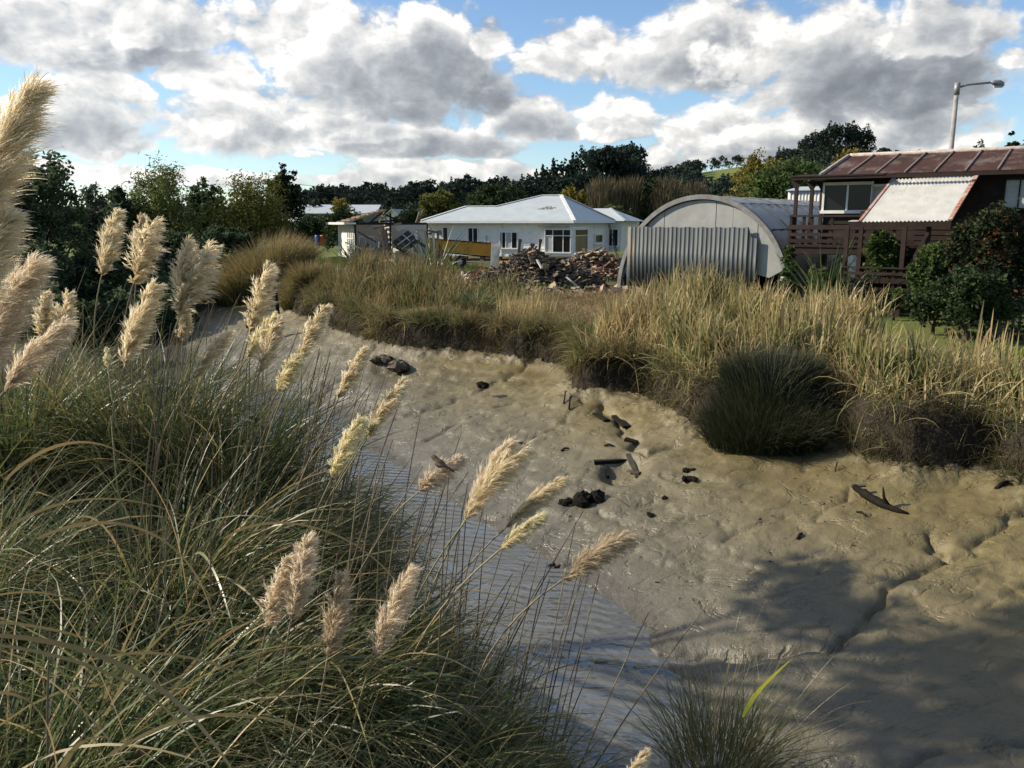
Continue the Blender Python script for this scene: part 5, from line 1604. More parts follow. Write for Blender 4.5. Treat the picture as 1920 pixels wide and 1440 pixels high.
# porch posts and deck
for u, y, v1 in ((1493, .15, 405), (1522, 1.1, 405), (1541, 1.12, 405)):
    x = RH.px(u, 370, y)[0]; g = MB(); g.box(x - .06, x + .06, y - .06, y + .06, 2.1, zev - .18); g.build('porch_post', M_REDW, rh)
    g = MB(); g.slab([(x - .25, y - .065, zev - .18), (x + .25, y - .065, zev - .18), (x + .06, y - .065, zev - .5), (x - .06, y - .065, zev - .5)][::-1], .04); g.build('porch_bracket', M_DARKW, rh)
mb = MB(); mb.box(-.05, 5.5, 0, YW, 1.98, 2.1); mb.box(-.06, 5.5, -.05, -.003, 1.82, 2.08); mb.build('deck', M_DARKW, rh)
for v, hh in ((405, .07), (426, .17), (440, .13), (452, .13), (461, .10)):
    z = RH.px(1530, v, -.05)[2]; g = MB(); g.box(-.08, 4.4, -.095, -.055, z - hh / 2, z + hh / 2); g.box(-.12, -.082, -.05, YW, z - hh / 2, z + hh / 2); g.build('deck_rail_board', M_REDW if v in (426, 405, 440) else M_DARKW, rh)
for x in (-.03, .45, .75, 1.5, 2.6, 3.7):
    g = MB(); g.box(x - .05, x + .05, -.05, .05, 2.1, 3.28); g.build('rail_post', M_DARKW, rh)
for x in (.02, 2.9, 4.6):
    g = MB(); g.box(x - .07, x + .07, -.02, .14, -.6, 1.97); g.build('deck_leg', M_DARKW, rh)
for (a, b) in (((.1, .3, .2), (1.2, .3, 1.9)), ((1.9, .35, 1.9), (.4, .35, .4)), ((2.2, .5, 1.9), (1.0, .5, .9))):
    g = MB(); g.beam(a, b, .09, .09); g.build('deck_brace', M_OLDW, rh)
# windows
x0, x1, z0, z1 = wpx(RH, 1549, 1632, 348, 394, YW); window(rh, x0, x1, z0, z1, YW - .03, [1, 1], fr=.08)
x0, x1, z0, z1 = wpx(RH, 1640, 1662, 350, 385, YW); window(rh, x0, x1, z0, z1, YW - .03, [1], mats=[M_CURT], fr=.06)
x0, x1, z0, z1 = wpx(RH, 1888, 1935, 338, 390, YW); window(rh, x0, x1, z0, z1, YW - .03, [1, 1], mats=[M_CURT, M_CURT], fr=.05, M=M_DARKW)
# sloping white iron over the lower deck
TL, TR, BR, BLc = RH.px(1684, 325, 1.0), RH.px(1835, 320, 1.0), RH.px(1778, 414, -2.3), RH.px(1612, 416, -2.3)
ln_ = np.cross(TR - TL, BLc - TL); ln_ /= np.linalg.norm(ln_); ln_ = ln_ if ln_[2] > 0 else -ln_
def lt(a, b):
    s0 = .13 if a < .27 else 0.0
    b = s0 + (1 - s0) * b
    t = TL + (TR - TL) * a; q = BLc + (BR - BLc) * a
    return t + (q - t) * b, ln_
lro = corr('lean_to_roof', M_WIRON, rh, lt, 44, 2, .03)
mb = MB(); mb.beam(TR + ln_ * .03 + (.05, 0, 0), BR + ln_ * .03 + (.05, 0, 0), .12, .05); mb.beam(TL + (BLc - TL) * .0 + ln_ * .03, BLc + ln_ * .03, .09, .05); mb.build('rust_flashing', M_RUSTED, lro)
mb = MB(); mb.beam(BLc + (-.35, 0, -.10), BR + (.1, 0, -.10), .10, .16); mb.beam(TL - (0, 0, .1), BLc - (0, 0, .12), .08, .12); mb.beam(TR - (0, 0, .1), BR - (0, 0, .12), .08, .12); mb.build('lean_to_beams', M_DARKW, lro)
mb = MB(); q0 = BLc + (-.38, .0, .03); mb.slab([q0, BLc + (.0, 0, .03), BLc + (0, .5, .06), q0 + (0, .5, .03)], .02); mb.build('lean_to_eave_strip', M_WIRON, lro)
for u, v0 in ((1586, 565), (1612, 500), (1693, 545), (1738, 500)):
    y = -2.3 if u in (1586, 1693) else -1.2
    x = RH.px(u, 470, y)[0]; g = MB(); g.box(x - .07, x + .07, y - .07, y + .07, -.4, 2.85 if y < -2 else 3.4); g.build('lean_to_post', M_REDW, rh)
g = MB(); g.beam(RH.px(1709, 492, -2.2), RH.px(1740, 436, -2.2), .1, .1); g.build('lean_to_brace', M_REDW, rh)
xA, xB = RH.px(1578, 540, -2.42)[0], RH.px(1724, 540, -2.42)[0]
for v, hh in ((502, .05), (513, .09), (526, .17), (543, .15), (557, .14), (568, .14)):
    z = RH.px(1640, v, -2.42)[2]; g = MB(); g.box(xA, xB, -2.44, -2.40, z - hh / 2, z + hh / 2); g.build('lower_deck_board', M_REDW if v < 520 else M_DARKW, rh)
for f in (0, .33, .66, .99):
    x = xA + (xB - xA) * f; g = MB(); g.box(x - .05, x + .05, -2.395, -2.30, -.3, RH.px(1640, 502, -2.42)[2]); g.build('lower_deck_post', M_DARKW, rh)
mb = MB(); zf = RH.px(1640, 527, -2.42)[2]; mb.box(xA, xB + .6, -2.29, YW, zf - .1, zf); mb.build('lower_deck_floor', M_DARKW, rh)
st0 = RH.px(1735, 520, -2.5); st1 = RH.px(1842, 640, -3.6)
mb = MB()
for dy in (0, .9): mb.beam(st0 + (0, dy, 0), st1 + (0, dy, 0), .06, .24)
mb.build('stair_stringers', M_DARKW, rh)
for k in range(7):
    p = st0 + (st1 - st0) * (k + .5) / 7; g = MB(); g.box(p[0] - .16, p[0] + .16, p[1] + .04, p[1] + .86, p[2] + .02, p[2] + .06); g.build('stair_tread', M_DARKW, rh)
mb = MB()
for f in (.15, .55, .95):
    p = st0 + (st1 - st0) * f; mb.beam(p, p + (0, 0, 1.0), .07, .07)
mb.beam(st0 + (0, 0, 1), st1 + (0, 0, 1), .06, .09); mb.build('stair_handrail', M_DARKW, rh)

# things round the brown house
def at_local(fr, x, y): return fr.o + fr.e * x + fr.n * y


fe = empty('timber_fence', RH.o + RH.e * 1.2 + RH.n * 6.0, -RH.b, 'sunlit yellowed paling fence seen under the raised deck', 'fence')
for k in range(26):
    g = MB(); g.box(k * .14, k * .14 + .12, 0, .025, -.3, 1.5 + .04 * (k % 3)); g.build('paling', M_FENCE, fe)
mb = MB(); mb.box(-.05, 3.7, .028, .09, .3, .4); mb.box(-.05, 3.7, .028, .09, 1.1, 1.2); mb.build('rail', M_FENCE, fe)
pf = empty('picket_fence', (*atY(1850, 590, 23.5)[:2], gz(*atY(1850, 590, 23.5)[:2])), rad(-20), 'weathered picket fence in shade behind the big dark bush', 'fence')
for k in range(16):
    g = MB(); g.box(k * .16, k * .16 + .08, 0, .02, 0, 1.05 + .06 * ((k * 7) % 3)); g.build('picket', M_OLDW, pf)
mb = MB(); mb.box(-.05, 2.6, .023, .07, .25, .33); mb.box(-.05, 2.6, .023, .07, .8, .88); mb.build('rail', M_OLDW, pf)
for i, (u, v, ln2, az_, lb_) in enumerate([(1850, 634, 1.6, .1, 'grey timber length lying at the top of the lawn'), (1890, 630, 1.3, -.15, 'second timber length lying behind the first on the lawn'), (1905, 640, 1.0, .3, 'short pale timber offcut lying nearest the right edge of the lawn')]):
    p = atZ(u, v, -.2); z = gz(p[0], p[1]); g = MB(); d = np.array([math.cos(az_), math.sin(az_), 0]) * ln2 / 2
    g.beam(p * (1, 1, 0) + (0, 0, z + .06) - d, p * (1, 1, 0) + (0, 0, z + .08) + d, .12, .1); tag(g.build('timber_length', M_DRYW), lb_, 'timber', 'timber lying on the lawn')
# white shed wall behind the porch
ws = empty('white_shed', (*atY(1510, 400, 50)[:2], 0), rad(-30), 'small white iron shed behind the porch of the brown house', 'shed')
xsh = 60 / FPX * 50
sheet('shed_wall', M_WIRON, ws, -xsh * .55, xsh * .75, 0, atY(1510, 357, 50)[2], 0, .18, .05, .03)
mb = MB(); zt = atY(1510, 357, 50)[2]; mb.box(-xsh * .55, xsh * .75, .03, 3, 0, zt - .05); mb.build('shed_body', M_GALV, ws)
mb = MB(); mb.slab([(-xsh * .6, -.15, zt + .02), (xsh * .8, -.15, zt + .02), (xsh * .8, 3.2, zt + .35), (-xsh * .6, 3.2, zt + .35)], .04); mb.build('shed_roof', M_ROOFP, ws)
# bushes at the brown house
GBU = 'bushes round the brown house'
tree('big black green bush with red tips at the right edge before the brown house', 1872, 392, 150, 24.5, 'dome', 'red', 601, 15000, .13, GBU, name='bush', cat='bush', clump=40)
tree('lower dark bush under the big red tipped one', 1835, 500, 120, 23.2, 'dome', 'dark', 602, 6500, .12, GBU, name='bush', cat='bush')
tree('bright leafy bush at the right end of the lower deck', 1748, 455, 80, 26.0, 'broad', 'mid', 603, 6500, .12, GBU, name='bush', cat='bush')
tree('leafy shrub growing up inside the lower deck', 1660, 428, 80, 30.0, 'broad', 'mid', 604, 4500, .14, GBU, name='bush', cat='bush')
tree('climbing shrub at the corner leg of the raised deck', 1484, 462, 36, 32.3, 'column', 'mid', 605, 2200, .13, GBU, name='bush', cat='bush')
tree('low green shrub in the shade under the raised deck', 1545, 500, 55, 31.0, 'dome', 'mid', 606, 2500, .13, GBU, name='bush', cat='bush')
tree('low leafy shrub in front of the lower deck boards', 1690, 540, 50, 27.5, 'dome', 'mid', 607, 1800, .11, GBU, name='bush', cat='bush')
tree('squat dark bush closing the gap under the bright leafy bush', 1772, 545, 100, 24.2, 'dome', 'dark', 609, 4500, .12, GBU, name='bush', cat='bush')
tree('squat dark bush at the foot of the big black green bush', 1868, 540, 130, 23.4, 'dome', 'dark', 610, 6000, .12, GBU, name='bush', cat='bush')
tree('large leaved bush in front of the hut door sheets', 1287, 524, 62, 33.0, 'dome', 'mid', 608, 700, .30, None, name='bush', cat='bush')

# ------------------------------------------------------------------ street lamps
def street_lamp(label, u, vtop, Y, arm, headu, r, curved=False):
    p = atY(u, vtop, Y); root = empty('street_lamp', (p[0], Y, gz(p[0], Y)), 0, label, 'street lamp', 'street lamps')
    H = p[2] - root.location[2]
    mb = MB(); mb.tube([(0, 0, -.3), (0, 0, H * .5), (0, 0, H)], [r * 1.3, r, r * .8], 8); mb.build('pole', M_CONC, root)
    L = atY(headu, vtop, Y)[0] - p[0]
    mb = MB()
    if curved: mb.tube([(0, 0, H), (L * .15, 0, H + L * .45), (L * .5, 0, H + L * .7), (L, 0, H + L * .72)], r * .5, 5)
    else: mb.tube([(0, 0, H - .12), (L * .25, 0, H + .03), (L * .85, 0, H + .14)], r * .4, 6); mb.tube([(0, 0, H - .45), (0, 0, H + .12)], r * 1.1, 8)
    mb.build('arm', M_LAMP, root)
    zh = H + L * .72 if curved else H + .12
    mb = MB(); s = 1.0 if not curved else .7
    mb.tube([(L * .80, 0, zh + .03), (L * .88, 0, zh + .02), (L * 1.0, 0, zh - .02), (L * 1.1, 0, zh - .08), (L * 1.14, 0, zh - .12)], [.05 * s, .13 * s, .17 * s, .13 * s, .03 * s], 8); hd = mb.build('lamp_head', M_LAMP, root)
    mb = MB(); mb.box(L * .9, L * 1.1, -.09, .09, zh - .22, zh - .14); mb.build('lens', M_CURT, hd)


street_lamp('tall concrete street lamp with a straight arm behind the brown house', 1795, 160, 43, 1, 1872, .13)
street_lamp('distant street lamp with a curved arm above the trees at left', 227, 352, 95, 1, 243, .10, True)
for k, (p0, p1, sag) in enumerate([((545, 344, 112), (985, 352, 135), 1.2), ((545, 356, 112), (985, 364, 135), 1.0)]):
    a, b = atY(*p0), atY(*p1); m_ = (a + b) / 2 - (0, 0, sag)
    mb = MB(); mb.tube([a, (a + m_) / 2 - (0, 0, sag * .2), m_, (m_ + b) / 2 - (0, 0, sag * .2), b], .028, 4)
    tag(mb.build('power_line', M_BLK), ['upper thin power line crossing before the dark ridge', 'lower thin power line crossing before the dark ridge'][k], 'power line', 'power lines')

# ------------------------------------------------------------------ far buildings
wa = empty('warehouse', (*atY(610, 420, 115)[:2], gz(*atY(610, 420, 115)[:2])), rad(4), 'long low warehouse with a white roof among the trees at left', 'warehouse')
Zw = atY(610, 396, 115)[2]; Lw = 130 / FPX * 115
mb = MB(); mb.box(-Lw * .6, Lw * .7, 0, 14, -1, Zw - .4); mb.build('wall', surf('green_grey_wall', (.20, .23, .19), None, 2, .8, .2), wa)
mb = MB(); mb.slab([(-Lw * .62, -.6, Zw - .3), (Lw * .72, -.6, Zw - .3), (Lw * .72, 8, Zw + 1.0), (-Lw * .62, 8, Zw + 1.0)], .1); mb.slab([(-Lw * .62, 8, Zw + 1.0), (Lw * .72, 8, Zw + 1.0), (Lw * .72, 15, Zw - .3), (-Lw * .62, 15, Zw - .3)], .1); mb.build('roof', M_ROOFP, wa)
mb = MB(); mb.slab([(-Lw * .55, -5, Zw - 1.35), (Lw * .2, -5, Zw - 1.35), (Lw * .2, -.65, Zw - .75), (-Lw * .55, -.65, Zw - .75)], .08); mb.build('verandah_roof', M_WIRON, wa)
gh = empty('gabled_house', (*atY(738, 430, 84)[:2], 0), rad(-28), 'pale green roofed gabled house behind the wrecked cottage', 'house')
za, zb = atY(738, 416, 84)[2], atY(738, 393, 84)[2]; wg = 1.7
mb = MB(); mb.box(-wg, wg, 0, 8, -.2, za); mb.add([(-wg, 0, za), (wg, 0, za), (0, 0, zb)], [(0, 1, 2)]); mb.build('wall', M_WB, gh)
mb = MB(); mb.slab([(-wg - .3, -.3, za - .15), (0, -.3, zb + .05), (0, 8, zb + .05), (-wg - .3, 8, za - .15)], .06); mb.slab([(0, -.3, zb + .05), (wg + .3, -.3, za - .15), (wg + .3, 8, za - .15), (0, 8, zb + .05)], .06); mb.build('roof', surf('pale_green_iron', (.30, .35, .31), None, 2, .5, .35), gh)
for u, mt, lb_ in ((597, M_BLUE, 'small blue drum under the trees left of the cottage'), (606, M_ORNG, 'small orange drum beside the blue one under the trees')):
    p = atY(u, 452, 72); g = MB(); g.tube([(0, 0, 0), (0, 0, .1), (0, 0, .8), (0, 0, .9)], [.28, .31, .31, .28], 10); o = g.build('plastic_drum', mt, None, (p[0], 72, p[2] - .4)); tag(o, lb_, 'drum', 'drums under the trees')

# ------------------------------------------------------------------ the wrecked cottage
RU = Frame((*atY(667, 490, 60)[:2], 0.1), rad(-25))
ru = RU.root('wrecked_cottage', 'half demolished white cottage with bare rafters and open rooms', 'cottage')
zt = 2.75
LW = 5.0
mb = MB(); boards_wall(mb, (0, LW), (0, 0), .35, zt, .16, (-1, 0)); mb.build('side_wall', M_WB, ru)
ya, yb = RU.pxx(664, 455, 0)[1], RU.pxx(653, 455, 0)[1]
window_y0, window_y1 = sorted((ya, yb))
mbw = MB()
z0, z1 = .75, 2.25
for yy in np.linspace(window_y0, window_y1, 4): mbw.box(-.09, -.02, yy - .04, yy + .04, z0, z1)
for z in np.linspace(z0, z1, 4): mbw.box(-.085, -.02, window_y0, window_y1, z - .035, z + .035)
wf = mbw.build('window', M_TRIM, ru); g = MB(); g.box(-.045, -.03, window_y0, window_y1, z0, z1); g.build('pane', M_CURT, wf)
mb = MB(); mb.box(-.75, -.02, -.5, LW + .3, zt + .02, zt + .14); mb.box(-.85, -.74, -.5, LW + .3, zt + .0, zt + .16); mb.build('eave', M_TRIM, ru)
xe = RU.px(800, 460, 0)[0]; xm = RU.px(735, 460, 0)[0]
mb = MB(); mb.box(.05, xm, 2.0, 2.1, .2, zt); mb.build('back_wall', M_PLAST, ru)
mb = MB(); mb.box(xm, xm + .1, .1, 2.1, .2, zt); mb.box(xm - .02, xm + .06, -.02, .1, .2, zt + .1); mb.build('partition', M_PLAST, ru)
mb = MB(); mb.box(xm + .13, xe - .1, 2.0, 2.1, 1.0, zt); mb.box(RU.px(782, 460, 0)[0], xe, .0, .08, .1, zt); mb.build('second_room_wall', M_PLAST, ru)
mb = MB(); mb.box(xm + .25, RU.px(780, 480, 0)[0], -.05, .05, .1, .85); mb.build('low_wall', M_PLAST, ru)
x0, x1, z0, z1 = wpx(RU, 674, 700, 445, 466, 2.0); window(ru, x0, x1, z0, z1, 2.0, [1, 1.6], mats=[M_CURT, M_CURT])
mb = MB(); mb.beam((0, .0, zt + .06), (xe, .0, zt + .06), .12, .16); mb.box(-.02, .10, -.06, .06, .1, zt); mb.build('wall_plate', M_DARKW, ru)
zrd = RU.px(717, 394, 1.2)[2]; xrd = RU.px(717, 394, 1.2)[0]
nb = 9
for k in range(nb):
    f = k / (nb - 1); x = -.55 + (xrd + .45) * f; z = zt + .2 + (zrd - zt - .2) * f
    g = MB(); g.obox((x, 1.6 - .2 * f, z), (.17, 2.6 - .9 * f, .06), Matrix.Rotation(rad(-18 + 5 * (k % 3)), 3, 'Y')); g.build('roof_board', M_WOOD if k % 2 else M_OLDW, ru)
raf = [((-.5, .2, zt + .15), (xrd, .2, zrd)), ((-.5, 1.4, zt + .15), (xrd, 1.2, zrd)), ((xrd * .45, .1, zt + .1), (xrd, .9, zrd - .05)), ((xrd * .75, .0, zt + .1), (xrd + .05, .8, zrd - .1)), ((xrd * .98, .0, zt + .1), (xrd + .03, .8, zrd)), ((xrd + 1.2, .0, zt + .1), (xrd - .02, .6, zrd - .3)), ((xrd + 2.2, .1, zt + .1), (xrd + 2.5, .1, zt + .9)), ((xe - .6, 0, zt + .1), (xe - .1, .2, zt + 1.1)), ((xrd * .6, .6, zt + .15), (xrd + 1.4, .6, zt + .35)), ((xrd * .6, .4, zt - .3), (xrd + 1.0, -.2, zt + .1)), ((.2, -.1, zt - .5), (1.5, -.2, 1.5)), ((xrd + .1, -.1, .3), (xrd + .2, -.1, zt + .8)), ((xm - .5, -.15, .3), (xm - .9, -.2, 2.3)), ((xm - .2, -.1, .35), (xm - .45, -.1, 2.4)), ((xm + .2, -.3, 1.1), (xe - .8, -.5, .1)), ((.35, -.2, 1.6), (1.1, -.5, .1))]
for i, (a, b) in enumerate(raf):
    g = MB(); g.beam(a, b, .07, .13); g.build('rafter' if i < 9 else 'broken_stud', (M_WOOD, M_OLDW, M_DARKW)[i % 3], ru)
pa = [RU.px(u, v, -.25) for u, v in ((737, 452), (765, 432), (789, 452), (760, 474))]
g = MB(); g.slab(pa, .03); tp = g.build('hanging_ceiling_panel', surf('dark_ceiling_board', (.045, .043, .04), None, 3, .7, .3), ru)
g = MB()
for f in (.33, .68): g.beam(pa[0] + (pa[3] - pa[0]) * f + (0, -.04, 0), pa[1] + (pa[2] - pa[1]) * f + (0, -.04, 0), .05, .05)
g.beam(pa[0] + (pa[1] - pa[0]) * .62 + (0, -.05, 0), pa[3] + (pa[2] - pa[3]) * .62 + (0, -.05, 0), .04, .05); g.beam(pa[3] + (0, -.05, 0), pa[2] + (0, -.05, 0), .05, .05); g.build('white_batten', M_TRIM, tp)

rr5 = np.random.RandomState(66)
for k in range(14):
    a = np.array([rr5.uniform(.2, xe), rr5.uniform(-.6, 1.6), rr5.uniform(.1, 1.2)]); b = a + np.array([rr5.uniform(-1.3, 1.3), rr5.uniform(-.5, .5), rr5.uniform(.3, 1.6)])
    g = MB(); g.beam(a, b, .06, rr5.uniform(.08, .2)); g.build('broken_board', (M_WOOD, M_OLDW, M_DARKW, M_WB)[k % 4], ru)
g = MB(); g.slab([(xm + .15, -.06, zt - .02), (xe, -.06, zt - .02), (xe, -.06, zt - .5), (xe - .5, -.06, zt - .35), (xe - 1.1, -.06, zt - .62), (xm + .9, -.06, zt - .3), (xm + .4, -.06, zt - .55)][::-1], .03); g.build('torn_lining', M_PLAST, ru)

# ------------------------------------------------------------------ yellow tipper tray and demolition debris
ty = 54.0
tl, tr_ = atY(806, 470, ty), atY(921, 478, ty)
ang = math.atan2(-(0), 1)
tr0 = empty('truck_tray', (tl[0], ty, 0.05), rad(-4), 'rust streaked yellow steel truck tray standing in front of the white house', 'truck tray')
TLn = tr_[0] - tl[0]
zb0, zb1 = atY(806, 470, ty)[2], atY(806, 450, ty)[2]; zc0, zc1 = atY(921, 482, ty)[2], atY(921, 458, ty)[2]
mb = MB(); split = TLn * .62
def zlin(a, b, x): return a + (b - a) * x / TLn
mb.slab([(0, 0, zb0), (TLn, 0, zc0), (TLn, 0, zc1), (0, 0, zb1)][::1], .06); mb.slab([(0, 2.1, zb0), (TLn, 2.1, zc0), (TLn, 2.1, zc1), (0, 2.1, zb1)], .06); mb.slab([(0, .06, zb0 + .03), (0, 2.04, zb0 + .03), (TLn, 2.04, zc0 + .03), (TLn, .06, zc0 + .03)], .05); mb.box(TLn - .05, TLn + .01, .06, 2.04, zc0, zc1 - .03); mb.box(0, .06, .06, 2.04, zb0, zb1 - .03); mb.build('tray_side', M_YEL, tr0)
for f in (.02, .17, .38, .60, .97):
    x = TLn * f; g = MB(); g.box(x - .05, x + .05, -.13, -.064, zlin(zb0, zc0, x), zlin(zb1, zc1, x)); g.build('side_rib', M_YEL, tr0)
g = MB(); g.beam((0, -.03, zb1 + .03), (TLn, -.03, zc1 + .03), .14, .07); g.build('top_rail', M_DARKW, tr0)
g = MB(); g.beam((0, -.03, zb0 - .05), (TLn, -.03, zc0 - .05), .14, .09); g.build('bottom_rail', M_DARKW, tr0)
g = MB(); g.box(-.05, .75, .1, 1.9, .45, zb0 - .1); g.build('chassis', M_RED, tr0)
for x in (.5, 1.9):
    g = MB(); g.tube([(x, .15, .45), (x, .45, .45)], .42, 14); wh_ = g.build('wheel', M_BLK, tr0); g = MB(); g.tube([(x, .12, .45), (x, .149, .45)], .2, 10); g.build('rim', M_LAMP, wh_)
# splintered post beside it
bp = atY(812, 495, 50)
sp_ = empty('splintered_post', (bp[0], 50, gz(bp[0], 50)), 0, 'pale broken post with splintered dark timbers on its top beside the yellow tray', 'post')
g = MB(); g.beam((0, 0, -.2), (.05, 0, atY(812, 436, 50)[2]), .22, .16); g.build('post', M_CREAM, sp_)
zt_ = atY(812, 436, 50)[2]
for i, (a, b) in enumerate([((-.4, 0, zt_ - .1), (.5, .1, zt_ + .1)), ((-.3, -.1, zt_ + .15), (.55, -.1, zt_ - .05)), ((.3, -.1, zt_), (.5, -.2, zt_ - 1.4)), ((-.35, .1, zt_ + .1), (-.2, .1, zt_ - .6))]):
    g = MB(); g.beam(a, b, .13, .12); g.build('broken_timber', M_OLDW, sp_)


def debris(name, label, cx, cy, rx, ry, hgt, n, seed, mats, boards=(.25, 1.3), core=True):
    rng = np.random.RandomState(seed)
    mbs = [MB() for _ in mats]
    for k in range(n):
        a = rng.rand() * 6.28; r = math.sqrt(rng.rand())
        x, y = cx + math.cos(a) * r * rx, cy + math.sin(a) * r * ry
        zt = gq(x, y) + hgt * max(0, (1 - r ** 1.6)) * (.85 + .3 * vnoise(np.array([x * 1.3]), np.array([y * 1.3]), 3)[0]) + rng.uniform(-.03, .10)
        L = rng.uniform(*boards); az_ = rng.rand() * 6.28; el = rng.randn() * .28 - .0
        d = Vector((math.cos(az_) * math.cos(el), math.sin(az_) * math.cos(el), math.sin(el)))
        i = rng.randint(len(mats))
        if rng.rand() < .22:
            rot = Matrix.Rotation(az_, 3, 'Z') @ Matrix.Rotation(rng.randn() * .5, 3, 'X') @ Matrix.Rotation(rng.randn() * .5, 3, 'Y')
            mbs[i].obox((x, y, zt + .04), (rng.uniform(.2, .55), rng.uniform(.2, .6), rng.uniform(.02, .10)), rot)
        else:
            c = Vector((x, y, zt + .03)); mbs[i].beam(c - d * L / 2, c + d * L / 2, rng.uniform(.05, .17), rng.uniform(.025, .07))
    if core:
        V = []; F = []; na_, nr_ = 40, 12
        for j in range(nr_ + 1):
            for i in range(na_):
                a = 6.2832 * i / na_; r = j / nr_ * 1.05
                x, y = cx + math.cos(a) * r * rx, cy + math.sin(a) * r * ry
                V.append((x, y, gq(x, y) - .06 + hgt * .93 * max(0, 1 - r ** 1.6) * (.9 + .25 * vnoise(np.array([x * 1.3]), np.array([y * 1.3]), 3)[0])))
        for j in range(nr_):
            for i in range(na_):
                F.append((j * na_ + i, (j + 1) * na_ + i, (j + 1) * na_ + (i + 1) % na_, j * na_ + (i + 1) % na_))
        b = MB(); b.add(V, F); mbs.insert(0, b); mats = [M_DIRT] + list(mats)
    # one mesh, a material slot per kind of board
    allv, allf, mi = [], [], []
    for i, b in enumerate(mbs):
        o_ = len(allv); allv += b.v; allf += [tuple(q + o_ for q in f) for f in b.f]; mi += [i] * len(b.f)
    me = bpy.data.meshes.new(name); me.from_pydata([(v[0] - cx, v[1] - cy, v[2]) for v in allv], [], allf)
    me.polygons.foreach_set('material_index', mi); me.update()
    return tag(link(name, me, list(mats), None, (cx, cy, 0)), label, 'debris', None, 'stuff')


M_PALE = surf('splintered_pale_wood', (.42, .32, .21), (.28, .21, .14), 5, .85, .1)
M_WHB = surf('white_painted_board', (.60, .58, .53), (.42, .40, .36), 5, .7, .2)
M_BRN = surf('brown_hardboard', (.30, .15, .08), (.22, .11, .06), 4, .8, .15)
hp = atY(1003, 500, 40.5)
debris('timber_debris', 'tall heap of splintered dark demolition timber in front of the white house', hp[0], 40.2, 3.3, 2.2, 1.6, 1900, 701, [M_OLDW, M_OLDW, M_WETW, M_WOOD, M_DRYW, M_OLDW, M_DRYW], (.2, .95))
hp2 = atY(1112, 500, 45)
debris('timber_debris', 'heap of pale broken boards and lining between the dark heap and the hut', hp2[0], 44.5, 2.3, 1.8, 1.5, 750, 702, [M_PALE, M_WHB, M_WOOD, M_OLDW, M_BRN, M_OLDW], (.25, 1.2))
hp3 = atY(885, 520, 41)
debris('timber_debris', 'low spread of brown boards and rubble left of the dark heap', hp3[0], 41.5, 2.7, 2.8, .5, 700, 703, [M_BRN, M_WOOD, M_OLDW, M_PALE, M_WHB, M_BRN], (.25, 1.2))
hp4 = atY(730, 505, 50)
debris('timber_debris', 'scattered boards in the grass before the wrecked cottage', hp4[0], 50, 3.2, 2.2, .25, 220, 704, [M_WHB, M_WOOD, M_PALE, M_OLDW], (.3, 1.4))
hp5 = atY(960, 560, 36)
debris('ground_litter', 'small chips of wood and rubbish strewn over the bare bank', hp5[0] + .5, 36.5, 5.5, 2.6, .03, 420, 705, [M_PALE, M_OLDW, M_OLDW, M_WOOD], (.06, .3), False)


def prop(name, label, cat, mat, pts, Y, t=.05, group=None):
    """A flat sheet or board whose corners are given by photo px, at its own distances."""
    P = [atY(u, v, Y + dy) for (u, v, dy) in pts]
    c = np.mean(P, 0); g = MB(); g.slab([p - c for p in P], t)
    return tag(g.build(name, mat, None, c), label, cat, group)


dr = prop('panel_door', 'cream panelled door leaning upright beside the yellow tray', 'door', M_CREAM, [(919, 501, 0), (932, 503, 0), (940, 458, .5), (921, 458, .5)], 43, .05)
cdr = np.array(dr.location)
for (a, b) in (((922, 480, -.02), (933, 462, .1)), ((921, 499, -.06), (931, 483, .0))):
    P = [atY(a[0] + 1, a[1], 43 + .2 - .03), atY(b[0] - 1, a[1], 43 + .2 - .03), atY(b[0], b[1], 43 + .35), atY(a[0] + 2, b[1], 43 + .35)]
    g = MB(); g.slab([p - cdr - (0, .06, 0) for p in P], .02); g.build('door_panel', M_WHB, dr)
prop('yellow_sheet', 'small yellow metal sheet at the foot of the leaning door', 'sheet', M_YEL, [(935, 502, 0), (946, 500, 0), (951, 489, .4), (937, 489, .4)], 42.5, .03)
prop('white_sheet', 'white wall sheet lying tilted before the wrecked cottage', 'sheet', M_WHB, [(698, 492, .5), (714, 503, 0), (744, 498, 0), (737, 485, .8)], 52, .05)
prop('pale_plank', 'thick splintered orange plank lying in the reeds below the cottage', 'plank', M_PALE, [(695, 503, .3), (722, 519, 0), (727, 514, 0), (702, 502, .4)], 46, .1)
prop('cabinet_board', 'dark brown cabinet side lying on the rubble left of the heap', 'panel', M_BRN, [(893, 523, 0), (914, 509, .2), (935, 511, .6), (915, 526, .3)], 40, .05)
prop('cabinet_board', 'orange brown cabinet back standing up out of the rubble', 'panel', surf('orange_board', (.36, .17, .08), None, 4, .8, .15), [(886, 519, 0), (900, 517, 0), (903, 500, .2), (893, 499, .2)], 40.4, .05)
prop('canvas_sheet', 'crumpled tan sheet at the left foot of the rubble', 'sheet', surf('tan_sheet', (.36, .24, .14), (.26, .17, .10), 3, .8, .15, bump=.8, bscale=4), [(842, 528, 0), (862, 541, -.2), (878, 528, 0), (868, 516, .8), (850, 514, .8)], 39.2, .08)
